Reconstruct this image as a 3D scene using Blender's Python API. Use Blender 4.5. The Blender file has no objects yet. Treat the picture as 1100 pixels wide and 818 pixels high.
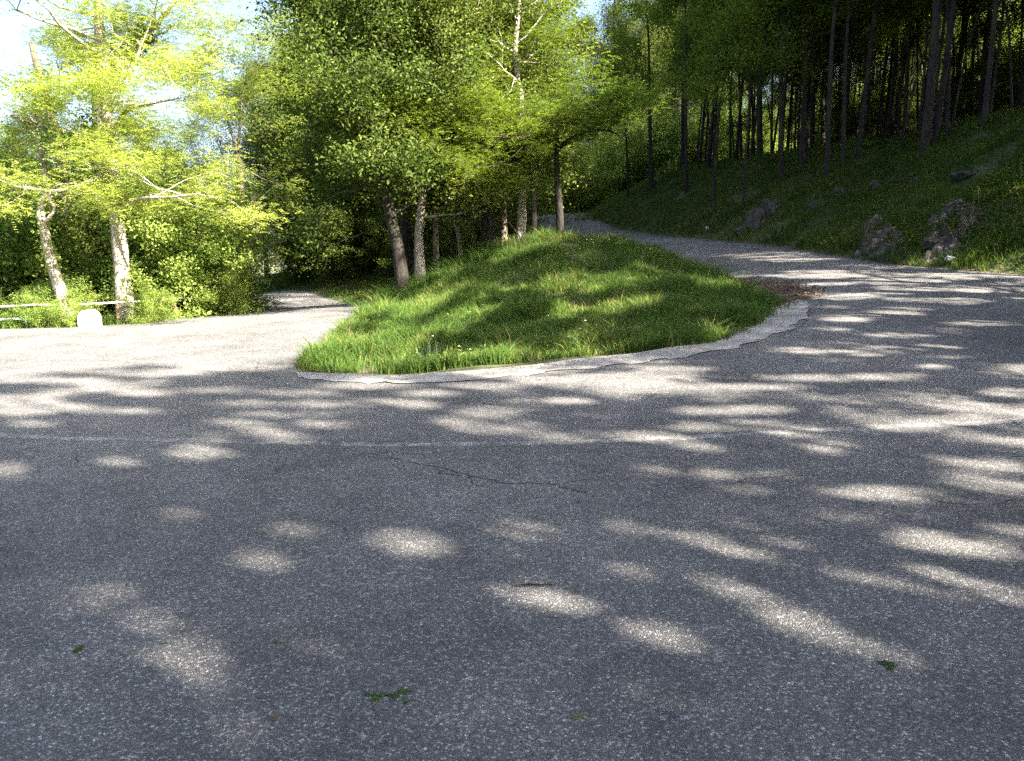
import bpy, math, random
import numpy as np
from mathutils import Vector
from mathutils.geometry import delaunay_2d_cdt

R = np.random.default_rng(7)
sc = bpy.context.scene
col = sc.collection
rad = math.radians

# ------------------------------------------------------------------ camera
F, CX, CY = 857.0, 550.0, 409.0
EYE = np.array([0.0, 0.0, 1.6])
PITCH = math.atan(144.0 / F)
cam_d = bpy.data.cameras.new("camera"); cam = bpy.data.objects.new("camera", cam_d); col.objects.link(cam)
cam.location = EYE; cam.rotation_euler = (math.pi / 2 - PITCH, 0, 0)
cam_d.sensor_width = 36; cam_d.lens = 36 * F / 1100; cam_d.clip_end = 2000; cam_d.clip_start = 0.05
sc.camera = cam

def ray(u, v):
    x, y, z = (u - CX) / F, 1.0, -(v - CY) / F
    c, s = math.cos(PITCH), math.sin(PITCH)
    return np.array([x, y * c + z * s, -y * s + z * c])
def at(u, v, Y):
    """photo pixel at a chosen depth -> world point"""
    d = ray(u, v); return EYE + d * (Y / d[1])

# ------------------------------------------------------------------ sun direction
SUN_AZ = math.atan2(-.56, .83)      # direction towards the sun, from +x
SUN_EL = rad(35)
sd = Vector((math.cos(SUN_AZ) * math.cos(SUN_EL), math.sin(SUN_AZ) * math.cos(SUN_EL), math.sin(SUN_EL)))

# ------------------------------------------------------------------ terrain
def fbm(x, y, sc_=1.0, seed=0, octv=4):
    r = np.random.default_rng(100 + seed); o = 0 * x; a = 1.0; f = sc_; t = 0
    for k in range(octv):
        for j in range(3):
            th = r.uniform(0, 6.283); ph = r.uniform(0, 6.283)
            o = o + a * np.sin(f * (x * np.cos(th) + y * np.sin(th)) * r.uniform(.8, 1.3) + ph
                               + 1.3 * np.sin(f * .7 * (x * np.sin(th) - y * np.cos(th)) + ph * 2))
            t += a
        a *= .5; f *= 2.1
    return o / t * 2
def seg_dist(x, y, poly, closed):
    P = np.array(poly, float); Q = np.roll(P, -1, 0) if closed else P[1:]
    if not closed: P = P[:-1]
    best = np.full(x.shape, 1e9)
    for (ax, ay), (bx, by) in zip(P, Q):
        dx, dy = bx - ax, by - ay
        t = np.clip(((x - ax) * dx + (y - ay) * dy) / (dx * dx + dy * dy + 1e-12), 0, 1)
        best = np.minimum(best, np.hypot(x - ax - t * dx, y - ay - t * dy))
    return best
def inside(x, y, poly):
    P = np.array(poly, float); Q = np.roll(P, -1, 0); c = np.zeros(x.shape, bool)
    for (ax, ay), (bx, by) in zip(P, Q):
        if ay == by: continue
        c ^= ((ay > y) != (by > y)) & (x < (bx - ax) * (y - ay) / (by - ay) + ax)
    return c
def sdf(x, y, poly):
    d = seg_dist(x, y, poly, True); return np.where(inside(x, y, poly), d, -d)
def spline(pts, n=8, closed=False):
    P = [np.array(p, float) for p in pts]; N = len(P); out = []
    for i in range(N if closed else N - 1):
        p0 = P[(i - 1) % N] if closed or i > 0 else P[0]; p1 = P[i]; p2 = P[(i + 1) % N]
        p3 = P[(i + 2) % N] if closed or i + 2 < N else P[-1]
        for k in range(n):
            t = k / n
            out.append(.5 * (2 * p1 + (p2 - p0) * t + (2 * p0 - 5 * p1 + 4 * p2 - p3) * t * t + (3 * p1 - p0 - 3 * p2 + p3) * t ** 3))
    if not closed: out.append(P[-1])
    return out

def onz(u, v, z):
    d = ray(u, v); return EYE + d * ((z - EYE[2]) / d[2])
ctrl = [(0, 0, 0), (-6, 0, -.08), (6, 1, .1), (0, -6, .1), (12, -4, .4), (-20, -4, -.3), (13, 8, .55), (-5, 7, -.06), (5, 7, .12),
        (-20, 15, -.5), (-34, 10, -.9), (-30, 25, -2.2), (-22, 30, -1.6), (-40, 50, -4), (-20, 62, -1.3), (-26, 55, -1.5), (-15.5, 47, -1.25), (0, 75, 3), (-15, 85, 0),
        (30, 60, 4), (30, 20, 1.3), (25, -10, 1), (0, -25, .5), (-30, -25, -.5), (50, 90, 5), (-60, 90, -5), (60, 0, 1), (-60, 0, -3), (-4, 38, .0), (12, 80, 5)]
for u, v, Y in [(865, 328, 13.8), (1100, 296, 17), (960, 286, 19), (830, 265, 25), (718, 255, 31), (660, 246, 38), (632, 236, 47), (630, 230.5, 57),
                (576, 232, 59), (576, 241, 46), (390, 330, 31), (290, 332, 27), (200, 342, 20.8), (133, 349, 19.6), (0, 354, 18.9), (252, 320, 38)]:
    ctrl.append(tuple(at(u, v, Y)))
for u, v, z in [(300, 398, -.08), (400, 409, -.03), (560, 404, .06), (700, 386, .2), (800, 364, .38)]:
    ctrl.append(tuple(onz(u, v, z)))
ctrl = np.array(ctrl)
def tps_fit(P, z, lam=.02):
    n = len(P); r2 = ((P[:, None] - P[None]) ** 2).sum(-1)
    K = .5 * r2 * np.log(r2 + 1e-9) + lam * np.eye(n)
    A = np.zeros((n + 3, n + 3)); A[:n, :n] = K; A[:n, n] = 1; A[:n, n + 1:] = P; A[n, :n] = 1; A[n + 1:, :n] = P.T
    return np.linalg.solve(A, np.concatenate([z, [0, 0, 0]]))
W = tps_fit(ctrl[:, :2], ctrl[:, 2])
def base(x, y):
    xc = np.clip(x, -60, 60); yc = np.clip(y, -30, 95); o = W[-3] + W[-2] * xc + W[-1] * yc
    for (px, py, _), w in zip(ctrl, W):
        r2 = (xc - px) ** 2 + (yc - py) ** 2; o = o + w * .5 * r2 * np.log(r2 + 1e-9)
    return o

# mound foot (front) from the photograph, back along the two roads
foot_px = [(324, 396), (345, 404), (400, 407), (480, 403), (560, 397), (620, 391), (700, 382), (760, 370), (795, 357), (818, 342), (832, 325)]
def hit0(u, v):
    d = ray(u, v); t = np.arange(1.5, 95, .05); p = EYE + d * t[:, None]
    k = np.argmax(p[:, 2] < base(p[:, 0], p[:, 1])); return p[k]
foot = [tuple(hit0(u, v)[:2]) for u, v in foot_px]
back_r = [(4.75, 15.5), (4.7, 20), (4.2, 25), (3.2, 31), (1.9, 38), (1.4, 46), (1.2, 53), (-4, 58), (-14, 60)]
low_r = [(-30, 63), (-22, 56), (-15, 47), (-10, 39), (-6.0, 32), (-4.3, 26), (-3.5, 20), (-3.15, 15.5)]
MOUND = foot + back_r[:-1] + [(-14, 61), (-30, 64)] + low_r[1:]
HILL = [(8.6, 61), (4.7, 54), (5.0, 50), (4.6, 46.5), (4.9, 38), (6.1, 31), (8.2, 25), (9.1, 19.2), (10.9, 17), (12.6, 14), (13.6, 10), (13, 4), (10, -1), (5, -3.6), (-6, -5.5),
        (-20, -8), (-30, -14), (-60, -60), (90, -60), (90, 110), (20, 110), (2, 80), (4, 66)]
LEFT_EDGE = [(-26, 56), (-18, 45.5), (-13, 38.5), (-10.2, 32), (-8.2, 27), (-8.0, 24), (-8.6, 21), (-10, 19.4), (-12, 18.9), (-20, 16.5), (-28, 9), (-31, -2), (-30, -14)]
LEFT = LEFT_EDGE + [(-90, -30), (-90, 90), (-26, 90)]

def prof(d): return 1 - (1 - np.clip(d / 5.5, 0, 1)) ** 2
T = []
for u, v, Y in [(372, 357, 15.0), (408, 332, 17), (430, 315, 18.2), (450, 302, 19.2), (490, 284, 20.3), (520, 271, 21), (560, 257, 22), (600, 254, 22), (652, 261, 21), (718, 268, 19.5), (780, 281, 17), (815, 299, 15.3),
                (500, 330, 15), (600, 315, 15.5), (700, 318, 15.2), (430, 360, 13.9), (760, 330, 14.2), (560, 360, 12.9)]:
    p = at(u, v, Y); d = sdf(np.array([p[0]]), np.array([p[1]]), MOUND)[0]
    T.append((p[0], p[1], (p[2] - .13 - base(p[0:1], p[1:2])[0]) / max(prof(np.array([d]))[0], .3)))
T = np.array(T)
def bump(x, y):
    w = 1e-6; s = 0
    for px, py, h in T:
        k = np.exp(-((x - px) ** 2 + (y - py) ** 2) / (2 * 1.9 ** 2)) + 1e-5; s = s + k * h; w = w + k
    far = np.clip((y - 23) / 7, 0, 1)
    return (s / w) * (1 - far) + .5 * far
def H(x, y, road=False):
    x = np.asarray(x, float); y = np.asarray(y, float)
    z = base(x, y)
    if road: return z
    dm = sdf(x, y, MOUND); dh = sdf(x, y, HILL); dl = sdf(x, y, LEFT)
    m = np.clip(dm, 0, None)
    z = z + np.where(dm > 0, bump(x, y) * prof(m) + .05 * fbm(x, y, 1.6, 3) * np.clip(m / .8, 0, 1), 0)
    h = np.clip(dh, 0, None)
    rise = np.where(h < 1.6, h * .62, .99 + (h - 1.6) * .5)
    k2 = np.clip((y - 20) / 14, 0, 1); s2 = .34 - .2 * k2; b2 = 6.5 - 3.2 * k2
    rise = np.where(h > b2, .99 + (b2 - 1.6) * .5 + (h - b2) * s2, rise); rise = np.where(h > 32, .99 + (b2 - 1.6) * .5 + (32 - b2) * s2 + (h - 32) * .04, rise)
    z = z + np.where(dh > 0, rise + (.28 * fbm(x, y, .55, 5) + .1 * fbm(x, y, 2.1, 6)) * np.clip(h / 2.5, 0, 1), 0)
    l = np.clip(dl, 0, None)
    z = z + np.where(dl > 0, -.12 * np.clip(l - 1.5, 0, 14) + .06 * fbm(x, y, 1.4, 8) * np.clip(l / 1.2, 0, 1), 0)
    inr = (dm < 0) & (dh < 0) & (dl < 0)
    dr = np.minimum(np.minimum(-dm, -dh), -dl)
    return z - np.where(inr, .07 * np.clip(dr / .25, 0, 1), 0)
def Hs(x, y, road=False): return float(H(np.array([x]), np.array([y]), road)[0])
def hit(u, v, road=False, tmin=1.5, tmax=110):
    d = ray(u, v); t = np.arange(tmin, tmax, .04); p = EYE + d * t[:, None]
    b = p[:, 2] < H(p[:, 0], p[:, 1], road)
    if not b.any(): return None
    return p[np.argmax(b)]

# ------------------------------------------------------------------ mesh helpers
def np_mesh(name, V, Fq=None, Ft=None, mats=(), smooth=False, attrs=None):
    me = bpy.data.meshes.new(name); V = np.asarray(V, np.float32)
    nq = 0 if Fq is None else len(Fq); nt = 0 if Ft is None else len(Ft)
    me.vertices.add(len(V)); me.vertices.foreach_set("co", V.ravel())
    loops = np.concatenate([np.asarray(Fq, np.int32).ravel() if nq else np.zeros(0, np.int32), np.asarray(Ft, np.int32).ravel() if nt else np.zeros(0, np.int32)])
    starts = np.concatenate([np.arange(nq) * 4, nq * 4 + np.arange(nt) * 3]).astype(np.int32)
    tot = np.concatenate([np.full(nq, 4), np.full(nt, 3)]).astype(np.int32)
    me.loops.add(len(loops)); me.loops.foreach_set("vertex_index", loops)
    me.polygons.add(nq + nt); me.polygons.foreach_set("loop_start", starts); me.polygons.foreach_set("loop_total", tot)
    me.polygons.foreach_set("use_smooth", np.full(nq + nt, smooth))
    for k, a in (attrs or {}).items():
        at_ = me.attributes.new(k, 'FLOAT', 'POINT'); at_.data.foreach_set("value", np.asarray(a, np.float32))
    for m in mats: me.materials.append(m)
    me.update(calc_edges=True); return me
def link(name, me, parent=None, loc=None):
    o = bpy.data.objects.new(name, me); col.objects.link(o)
    if parent is not None: o.parent = parent
    if loc is not None: o.location = loc
    return o
def tag(o, label=None, cat=None, group=None, kind=None):
    if label: o["label"] = label
    if cat: o["category"] = cat
    if group: o["group"] = group
    if kind: o["kind"] = kind
    return o
def empty(name, loc, rz=0, scale=1.0):
    o = bpy.data.objects.new(name, None); col.objects.link(o); o.location = loc; o.rotation_euler[2] = rz
    o.scale = (scale,) * 3; o.empty_display_size = .2; return o

class Tubes:
    def __init__(s): s.V = []; s.Q = []; s.n = 0
    def add(s, pts, rs, sides=6, wob=0, rng=R, cap=True):
        P = np.array(pts, float); n = len(P)
        D = np.gradient(P, axis=0); D /= np.linalg.norm(D, axis=1)[:, None] + 1e-9
        ref = np.array([1, 0, 0]) if abs(D[0][2]) > .7 else np.array([0, 0, 1])
        a = np.linspace(0, 2 * math.pi, sides, endpoint=False)
        A = np.cross(D, ref); A /= np.linalg.norm(A, axis=1)[:, None] + 1e-9; B = np.cross(D, A)
        rr = np.array(rs)[:, None] * (1 + wob * rng.uniform(-1, 1, (n, sides)))
        V = P[:, None] + rr[..., None] * (np.cos(a)[None, :, None] * A[:, None] + np.sin(a)[None, :, None] * B[:, None])
        i = np.arange(n - 1)[:, None] * sides; j = np.arange(sides)[None]; k = (j + 1) % sides
        Q = np.stack([i + j, i + k, i + sides + k, i + sides + j], -1).reshape(-1, 4) + s.n
        s.V.append(V.reshape(-1, 3)); s.Q.append(Q); s.n += n * sides
        if cap:   # close the far end
            e = s.n - sides; s.V.append(P[-1:] + D[-1:] * rs[-1] * .3); c = s.n; s.n += 1
            s.Q.append(np.array([[e + q, e + (q + 1) % sides, c, c] for q in range(sides)]))
    def mesh(s, name, mat):
        Q = np.concatenate(s.Q); deg = Q[:, 2] == Q[:, 3]
        return np_mesh(name, np.concatenate(s.V), Q[~deg], Q[deg][:, :3], [mat], True)

# ------------------------------------------------------------------ materials
def newmat(name):
    m = bpy.data.materials.new(name); m.use_nodes = True; nt = m.node_tree; nt.nodes.clear()
    out = nt.nodes.new("ShaderNodeOutputMaterial"); return m, nt, out
def N(nt, typ, **kw):
    n = nt.nodes.new(typ)
    for k, v in kw.items():
        if k in n.inputs: n.inputs[k].default_value = v
        else: setattr(n, k, v)
    return n
def ramp(nt, fac, stops):
    r = nt.nodes.new("ShaderNodeValToRGB"); e = r.color_ramp.elements
    while len(e) < len(stops): e.new(.5)
    for el, (p, c) in zip(e, stops): el.position = p; el.color = (*c, 1) if len(c) == 3 else c
    nt.links.new(fac, r.inputs[0]); return r.outputs[0]
def mixc(nt, a, b, f, mode='MIX'):
    m = nt.nodes.new("ShaderNodeMix"); m.data_type = 'RGBA'; m.blend_type = mode
    for s, v in ((m.inputs[0], f), (m.inputs[6], a), (m.inputs[7], b)):
        if isinstance(v, (float, int)): s.default_value = v
        elif isinstance(v, tuple): s.default_value = (*v, 1)
        else: nt.links.new(v, s)
    return m.outputs[2]
def g(*c): return c

def leaf_mat(name, c0, c1, c2, trans=.35, rough=.65, tcol=None):
    m, nt, out = newmat(name)
    a = N(nt, "ShaderNodeAttribute", attribute_name="tint"); oi = N(nt, "ShaderNodeObjectInfo")
    c = ramp(nt, a.outputs["Fac"], [(0, c0), (.55, c1), (1, c2)])
    hs = N(nt, "ShaderNodeHueSaturation"); nt.links.new(c, hs.inputs["Color"])
    mr = N(nt, "ShaderNodeMapRange"); nt.links.new(oi.outputs["Random"], mr.inputs[0]); mr.inputs[3].default_value = .8; mr.inputs[4].default_value = 1.2
    nt.links.new(mr.outputs[0], hs.inputs["Value"])
    mr2 = N(nt, "ShaderNodeMapRange"); nt.links.new(oi.outputs["Random"], mr2.inputs[0]); mr2.inputs[3].default_value = .512; mr2.inputs[4].default_value = .488
    nt.links.new(mr2.outputs[0], hs.inputs["Hue"])
    p = N(nt, "ShaderNodeBsdfPrincipled", Roughness=rough); p.inputs["Specular IOR Level"].default_value = .18
    nt.links.new(hs.outputs[0], p.inputs["Base Color"])
    t = N(nt, "ShaderNodeBsdfTranslucent")
    tc = mixc(nt, hs.outputs[0], tcol or (.95, 1.0, .35), .6, 'MULTIPLY')
    br = N(nt, "ShaderNodeHueSaturation", Value=1.9); nt.links.new(tc, br.inputs["Color"]); nt.links.new(br.outputs[0], t.inputs[0])
    mx = N(nt, "ShaderNodeMixShader"); mx.inputs[0].default_value = trans
    nt.links.new(p.outputs[0], mx.inputs[1]); nt.links.new(t.outputs[0], mx.inputs[2]); nt.links.new(mx.outputs[0], out.inputs[0]); return m
M = {}
M['locust'] = leaf_mat("locust_leaf", g(.16, .215, .04), g(.235, .29, .065), g(.34, .38, .12), .42, tcol=(.95, 1., .5))
M['locust_shaded'] = leaf_mat("locust_leaf_shaded", g(.06, .105, .014), g(.105, .16, .022), g(.2, .25, .045), .36)  # darker copy of the locust leaf, partial shade put into its colour
M['broad'] = leaf_mat("broad_leaf", g(.028, .05, .008), g(.055, .086, .013), g(.125, .16, .028), .28)
M['forest'] = leaf_mat("forest_leaf", g(.055, .088, .013), g(.095, .14, .02), g(.17, .22, .035), .5)
M['olive'] = leaf_mat("olive_leaf", g(.042, .064, .011), g(.082, .115, .02), g(.165, .19, .038), .28)
M['bush'] = leaf_mat("bush_leaf", g(.08, .14, .025), g(.15, .225, .045), g(.26, .32, .09), .36, tcol=(.95, 1., .5))
M['ivy'] = leaf_mat("ivy_leaf", g(.02, .045, .012), g(.035, .065, .016), g(.07, .11, .03), .15, .4)
M['grass'] = leaf_mat("grass_blade", g(.045, .092, .016), g(.085, .15, .027), g(.26, .24, .09), .3)
M['bankgrass'] = leaf_mat("bank_grass_blade", g(.04, .075, .012), g(.07, .115, .018), g(.17, .17, .05), .3)
M['litter'] = leaf_mat("dead_leaf", g(.07, .045, .025), g(.13, .085, .045), g(.22, .16, .09), .1)
M['petal'] = leaf_mat("petal", g(.75, .75, .7), g(.8, .8, .76), g(.8, .78, .7), .2, tcol=(1, 1, 1))
M['silver'] = leaf_mat("silver_leaf", g(.09, .13, .075), g(.13, .17, .11), g(.18, .21, .15), .15)

def bark_mat(name, c0, c1, c2, moss=.25):
    m, nt, out = newmat(name)
    tc = N(nt, "ShaderNodeTexCoord"); mp = N(nt, "ShaderNodeMapping"); mp.inputs["Scale"].default_value = (1, 1, .22); nt.links.new(tc.outputs["Object"], mp.inputs[0])
    v = N(nt, "ShaderNodeTexVoronoi", Scale=22.0, feature='DISTANCE_TO_EDGE'); n1 = N(nt, "ShaderNodeTexNoise", Scale=9.0, Detail=8.0); n2 = N(nt, "ShaderNodeTexNoise", Scale=1.3, Detail=4.0)
    nt.links.new(mp.outputs[0], n1.inputs[0]); nt.links.new(tc.outputs["Object"], n2.inputs[0])
    wv = N(nt, "ShaderNodeMix", data_type='RGBA'); wv.inputs[0].default_value = .12; nt.links.new(mp.outputs[0], wv.inputs[6]); nt.links.new(n1.outputs["Color"], wv.inputs[7]); nt.links.new(wv.outputs[2], v.inputs[0])
    c = ramp(nt, n1.outputs[0], [(.3, c0), (.5, c1), (.72, c2)])
    c = mixc(nt, tuple(x * .45 for x in c0), c, ramp(nt, v.outputs["Distance"], [(0, (0, 0, 0)), (.12, (1, 1, 1))]))
    c = mixc(nt, c, (.07, .09, .025), ramp(nt, n2.outputs[0], [(.5, (0, 0, 0)), (.7, (moss * 2,) * 3)]))
    p = N(nt, "ShaderNodeBsdfPrincipled", Roughness=.9); nt.links.new(c, p.inputs["Base Color"])
    b = N(nt, "ShaderNodeBump", Strength=.8, Distance=.03); nt.links.new(v.outputs["Distance"], b.inputs["Height"]); nt.links.new(b.outputs[0], p.inputs["Normal"])
    nt.links.new(p.outputs[0], out.inputs[0]); return m
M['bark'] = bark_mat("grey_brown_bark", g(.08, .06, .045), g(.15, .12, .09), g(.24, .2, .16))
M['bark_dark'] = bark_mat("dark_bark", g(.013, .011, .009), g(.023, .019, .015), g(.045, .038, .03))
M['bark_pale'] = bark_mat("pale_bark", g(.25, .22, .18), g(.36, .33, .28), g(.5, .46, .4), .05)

def asphalt(name, paint=False):
    m, nt, out = newmat(name); L = nt.links.new
    tc = N(nt, "ShaderNodeTexCoord"); O = tc.outputs["Object"]
    v = N(nt, "ShaderNodeTexVoronoi", Scale=98.0); L(O, v.inputs[0])
    v2 = N(nt, "ShaderNodeTexVoronoi", Scale=170.0); L(O, v2.inputs[0])
    e = N(nt, "ShaderNodeTexVoronoi", Scale=98.0, feature='DISTANCE_TO_EDGE'); L(O, e.inputs[0])
    sep = N(nt, "ShaderNodeSeparateColor"); L(v.outputs["Color"], sep.inputs[0])
    sep2 = N(nt, "ShaderNodeSeparateColor"); L(v2.outputs["Color"], sep2.inputs[0])
    big = N(nt, "ShaderNodeTexNoise", Scale=.35, Detail=6.0, Roughness=.62); L(O, big.inputs[0])
    mid = N(nt, "ShaderNodeTexNoise", Scale=2.6, Detail=6.0, Roughness=.7); L(O, mid.inputs[0])
    c = ramp(nt, sep.outputs[0], [(0, g(.066, .068, .07)), (.45, g(.112, .114, .115)), (.75, g(.17, .171, .17)), (.9, g(.295, .295, .29)), (1, g(.5, .5, .49))])
    f = ramp(nt, sep2.outputs[1], [(0, g(.076, .078, .08)), (.6, g(.138, .14, .14)), (1, g(.25, .25, .245))])
    c = mixc(nt, c, f, .3)
    c = mixc(nt, g(.035, .034, .033), c, ramp(nt, e.outputs["Distance"], [(0, g(.25, .25, .25)), (.09, g(1, 1, 1))]))
    c = mixc(nt, c, ramp(nt, big.outputs[0], [(.34, g(.72, .72, .73)), (.5, g(1.05, 1.05, 1.05)), (.64, g(1.34, 1.32, 1.3))]), 1.0, 'MULTIPLY')
    c = mixc(nt, c, ramp(nt, mid.outputs[0], [(.3, g(.74, .74, .75)), (.5, g(1., 1., 1.)), (.7, g(1.2, 1.19, 1.18))]), 1.0, 'MULTIPLY')
    if paint:
        n = N(nt, "ShaderNodeTexNoise", Scale=5.0, Detail=8.0, Roughness=.75); L(O, n.inputs[0])
        c = mixc(nt, c, g(.6, .6, .58), ramp(nt, n.outputs[0], [(.42, g(.0, .0, .0)), (.62, g(.42, .42, .42))]))
    p = N(nt, "ShaderNodeBsdfPrincipled", Roughness=.75); p.inputs["Specular IOR Level"].default_value = .4; L(c, p.inputs["Base Color"])
    hm = N(nt, "ShaderNodeMath", operation='MINIMUM'); L(e.outputs["Distance"], hm.inputs[0]); hm.inputs[1].default_value = .3
    ha = N(nt, "ShaderNodeMath", operation='MULTIPLY_ADD'); L(sep.outputs[1], ha.inputs[0]); ha.inputs[1].default_value = .25; L(hm.outputs[0], ha.inputs[2])
    b = N(nt, "ShaderNodeBump", Strength=1., Distance=.016); L(ha.outputs[0], b.inputs["Height"])
    b2 = N(nt, "ShaderNodeBump", Strength=.35, Distance=.05); L(mid.outputs[0], b2.inputs["Height"]); L(b.outputs[0], b2.inputs["Normal"]); L(b2.outputs[0], p.inputs["Normal"])
    L(p.outputs[0], out.inputs[0]); return m
M['asphalt'] = asphalt("asphalt_aggregate"); M['paint'] = asphalt("worn_paint_on_asphalt", True)

def plain(name, stops, scale=6., rough=.9, bump=.4, dist=.03, extra=None):
    m, nt, out = newmat(name); L = nt.links.new
    tc = N(nt, "ShaderNodeTexCoord"); n = N(nt, "ShaderNodeTexNoise", Scale=scale, Detail=9.0, Roughness=.68); L(tc.outputs["Object"], n.inputs[0])
    n2 = N(nt, "ShaderNodeTexNoise", Scale=scale * 9, Detail=5.0, Roughness=.7); L(tc.outputs["Object"], n2.inputs[0])
    c = ramp(nt, n.outputs[0], stops)
    c = mixc(nt, c, ramp(nt, n2.outputs[0], [(.3, g(.7, .7, .7)), (.7, g(1.25, 1.25, 1.25))]), 1.0, 'MULTIPLY')
    p = N(nt, "ShaderNodeBsdfPrincipled", Roughness=rough); L(c, p.inputs["Base Color"])
    b = N(nt, "ShaderNodeBump", Strength=bump, Distance=dist); L(n2.outputs[0], b.inputs["Height"]); L(b.outputs[0], p.inputs["Normal"])
    L(p.outputs[0], out.inputs[0]); return m
M['soil'] = plain("soil_and_turf", [(.3, g(.035, .05, .012)), (.5, g(.06, .075, .022)), (.62, g(.10, .085, .05)), (.75, g(.14, .11, .07))], 1.1, bump=.8)
M['mortar'] = plain("worn_mortar", [(.3, g(.16, .157, .148)), (.5, g(.25, .245, .23)), (.7, g(.42, .41, .38))], 1.8, bump=.6, dist=.02)
M['crack'] = plain("crack_dirt", [(.3, g(.025, .025, .026)), (.7, g(.05, .048, .045))], 20.)
M['rock'] = plain("grey_limestone", [(.25, g(.02, .026, .015)), (.42, g(.05, .052, .042)), (.6, g(.1, .098, .088)), (.75, g(.24, .235, .22))], 4.5, bump=1., dist=.05)
M['rubble'] = plain("brown_rock_face", [(.34, g(.03, .026, .02)), (.48, g(.085, .07, .055)), (.6, g(.17, .15, .13)), (.7, g(.42, .4, .37))], 6, bump=1., dist=.06)
M['stone_white'] = plain("whitewashed_stone", [(.3, g(.6, .59, .56)), (.7, g(.78, .77, .74))], 6., bump=.3, dist=.01)
M['dirt'] = plain("leafy_dirt", [(.3, g(.05, .04, .028)), (.6, g(.11, .09, .065)), (.75, g(.18, .16, .13))], 9., bump=1., dist=.03)
M['rail'] = plain("weathered_rail", [(.3, g(.5, .49, .46)), (.7, g(.65, .64, .6))], 4., .6, .1)
M['bluerail'] = plain("pale_blue_rail", [(.3, g(.35, .45, .5)), (.7, g(.45, .55, .6))], 4., .5, .1)
M['post'] = plain("old_wood", [(.3, g(.12, .08, .05)), (.7, g(.25, .19, .13))], 8., .9, .5)

# ------------------------------------------------------------------ ground sheet
def axis(a, b, step, far0, far1):
    mid = np.arange(a, b + 1e-6, step); lo = [mid[0]]; hi = [mid[-1]]; s = step
    while hi[-1] < far1: s *= 1.25; hi.append(hi[-1] + s)
    s = step
    while lo[-1] > far0: s *= 1.25; lo.append(lo[-1] - s)
    return np.concatenate([lo[::-1], mid[1:], hi[1:]])
xs = axis(-16, 22, .2, -500, 500); ys = axis(8, 42, .2, -300, 700)
X, Y = np.meshgrid(xs, ys); Z = H(X.ravel(), Y.ravel())
nx, ny = len(xs), len(ys)
i = np.arange(ny - 1)[:, None] * nx + np.arange(nx - 1)[None]
Q = np.stack([i, i + 1, i + nx + 1, i + nx], -1).reshape(-1, 4)
tag(link("ground", np_mesh("ground", np.stack([X.ravel(), Y.ravel(), Z], 1), Q, None, [M['soil']], True)), kind="structure")

def sheet(name, poly, holes, step, zoff, mat, zf=None, dens=.25):
    """closed polygon laid on the road surface, triangulated with inner points"""
    def dense(P):
        out = []
        for a, b in zip(P, list(P[1:]) + [P[0]]):
            n = max(1, int(math.dist(a, b) / dens))
            for k in range(n): out.append((a[0] + (b[0] - a[0]) * k / n, a[1] + (b[1] - a[1]) * k / n))
        return out
    P = dense([tuple(p[:2]) for p in poly]); pts = list(P); edges = [(k, (k + 1) % len(P)) for k in range(len(P))]
    A = np.array(P); gx = np.arange(A[:, 0].min(), A[:, 0].max(), step); gy = np.arange(A[:, 1].min(), A[:, 1].max(), step)
    GX, GY = np.meshgrid(gx, gy); GX = GX.ravel() + .13 * step; GY = GY.ravel()
    ok = sdf(GX, GY, P) > step * .35
    pts += list(zip(GX[ok], GY[ok]))
    r = delaunay_2d_cdt([Vector(p) for p in pts], edges, [], 0, 1e-5)
    V = np.array([(p.x, p.y) for p in r[0]]); Ft = np.array([f for f in r[2] if len(f) == 3])
    C = V[Ft].mean(1); Ft = Ft[inside(C[:, 0], C[:, 1], P)]
    a = V[Ft]; cr = (a[:, 1, 0] - a[:, 0, 0]) * (a[:, 2, 1] - a[:, 0, 1]) - (a[:, 1, 1] - a[:, 0, 1]) * (a[:, 2, 0] - a[:, 0, 0])
    Ft[cr < 0] = Ft[cr < 0][:, ::-1]
    z = H(V[:, 0], V[:, 1], True) + (zoff if not callable(zoff) else zoff(V[:, 0], V[:, 1]))
    return link(name, np_mesh(name, np.column_stack([V, z]), None, Ft, [mat], True))
hill_edge = [p for p in HILL if p[1] < 62 and p not in [(-60, -60), (90, -60)] and p[0] < 80 and p[1] > -20]
ROAD = list(reversed(LEFT_EDGE))           # (-30,-14) ... (-26,56)
ROAD = ROAD + [(-30, 63)] + low_r[1:] + foot + back_r[:-1] + [(1.0, 58), (8.6, 62)] + hill_edge[1:]
# road polygon: left edge up, far lower end, back along the hill foot, round the mound, up, back down the bank foot
if ROAD[-1] == (-30, -14): ROAD = ROAD[:-1]
sheet("road", ROAD, [], .33, 0.0, M['asphalt'])
bpy.data.objects["road"]["kind"] = "structure"
from mathutils.bvhtree import BVHTree
_rm = bpy.data.objects["road"].data
RB = BVHTree.FromPolygons([v.co[:] for v in _rm.vertices], [p.vertices[:] for p in _rm.polygons])
def on_road(x, y, z):
    out = []
    for a, b, c in zip(x, y, z):
        h = RB.ray_cast(Vector((a, b, c + 3)), Vector((0, 0, -1)))[0]; out.append(h.z if h is not None else c)
    return np.array(out)

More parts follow.
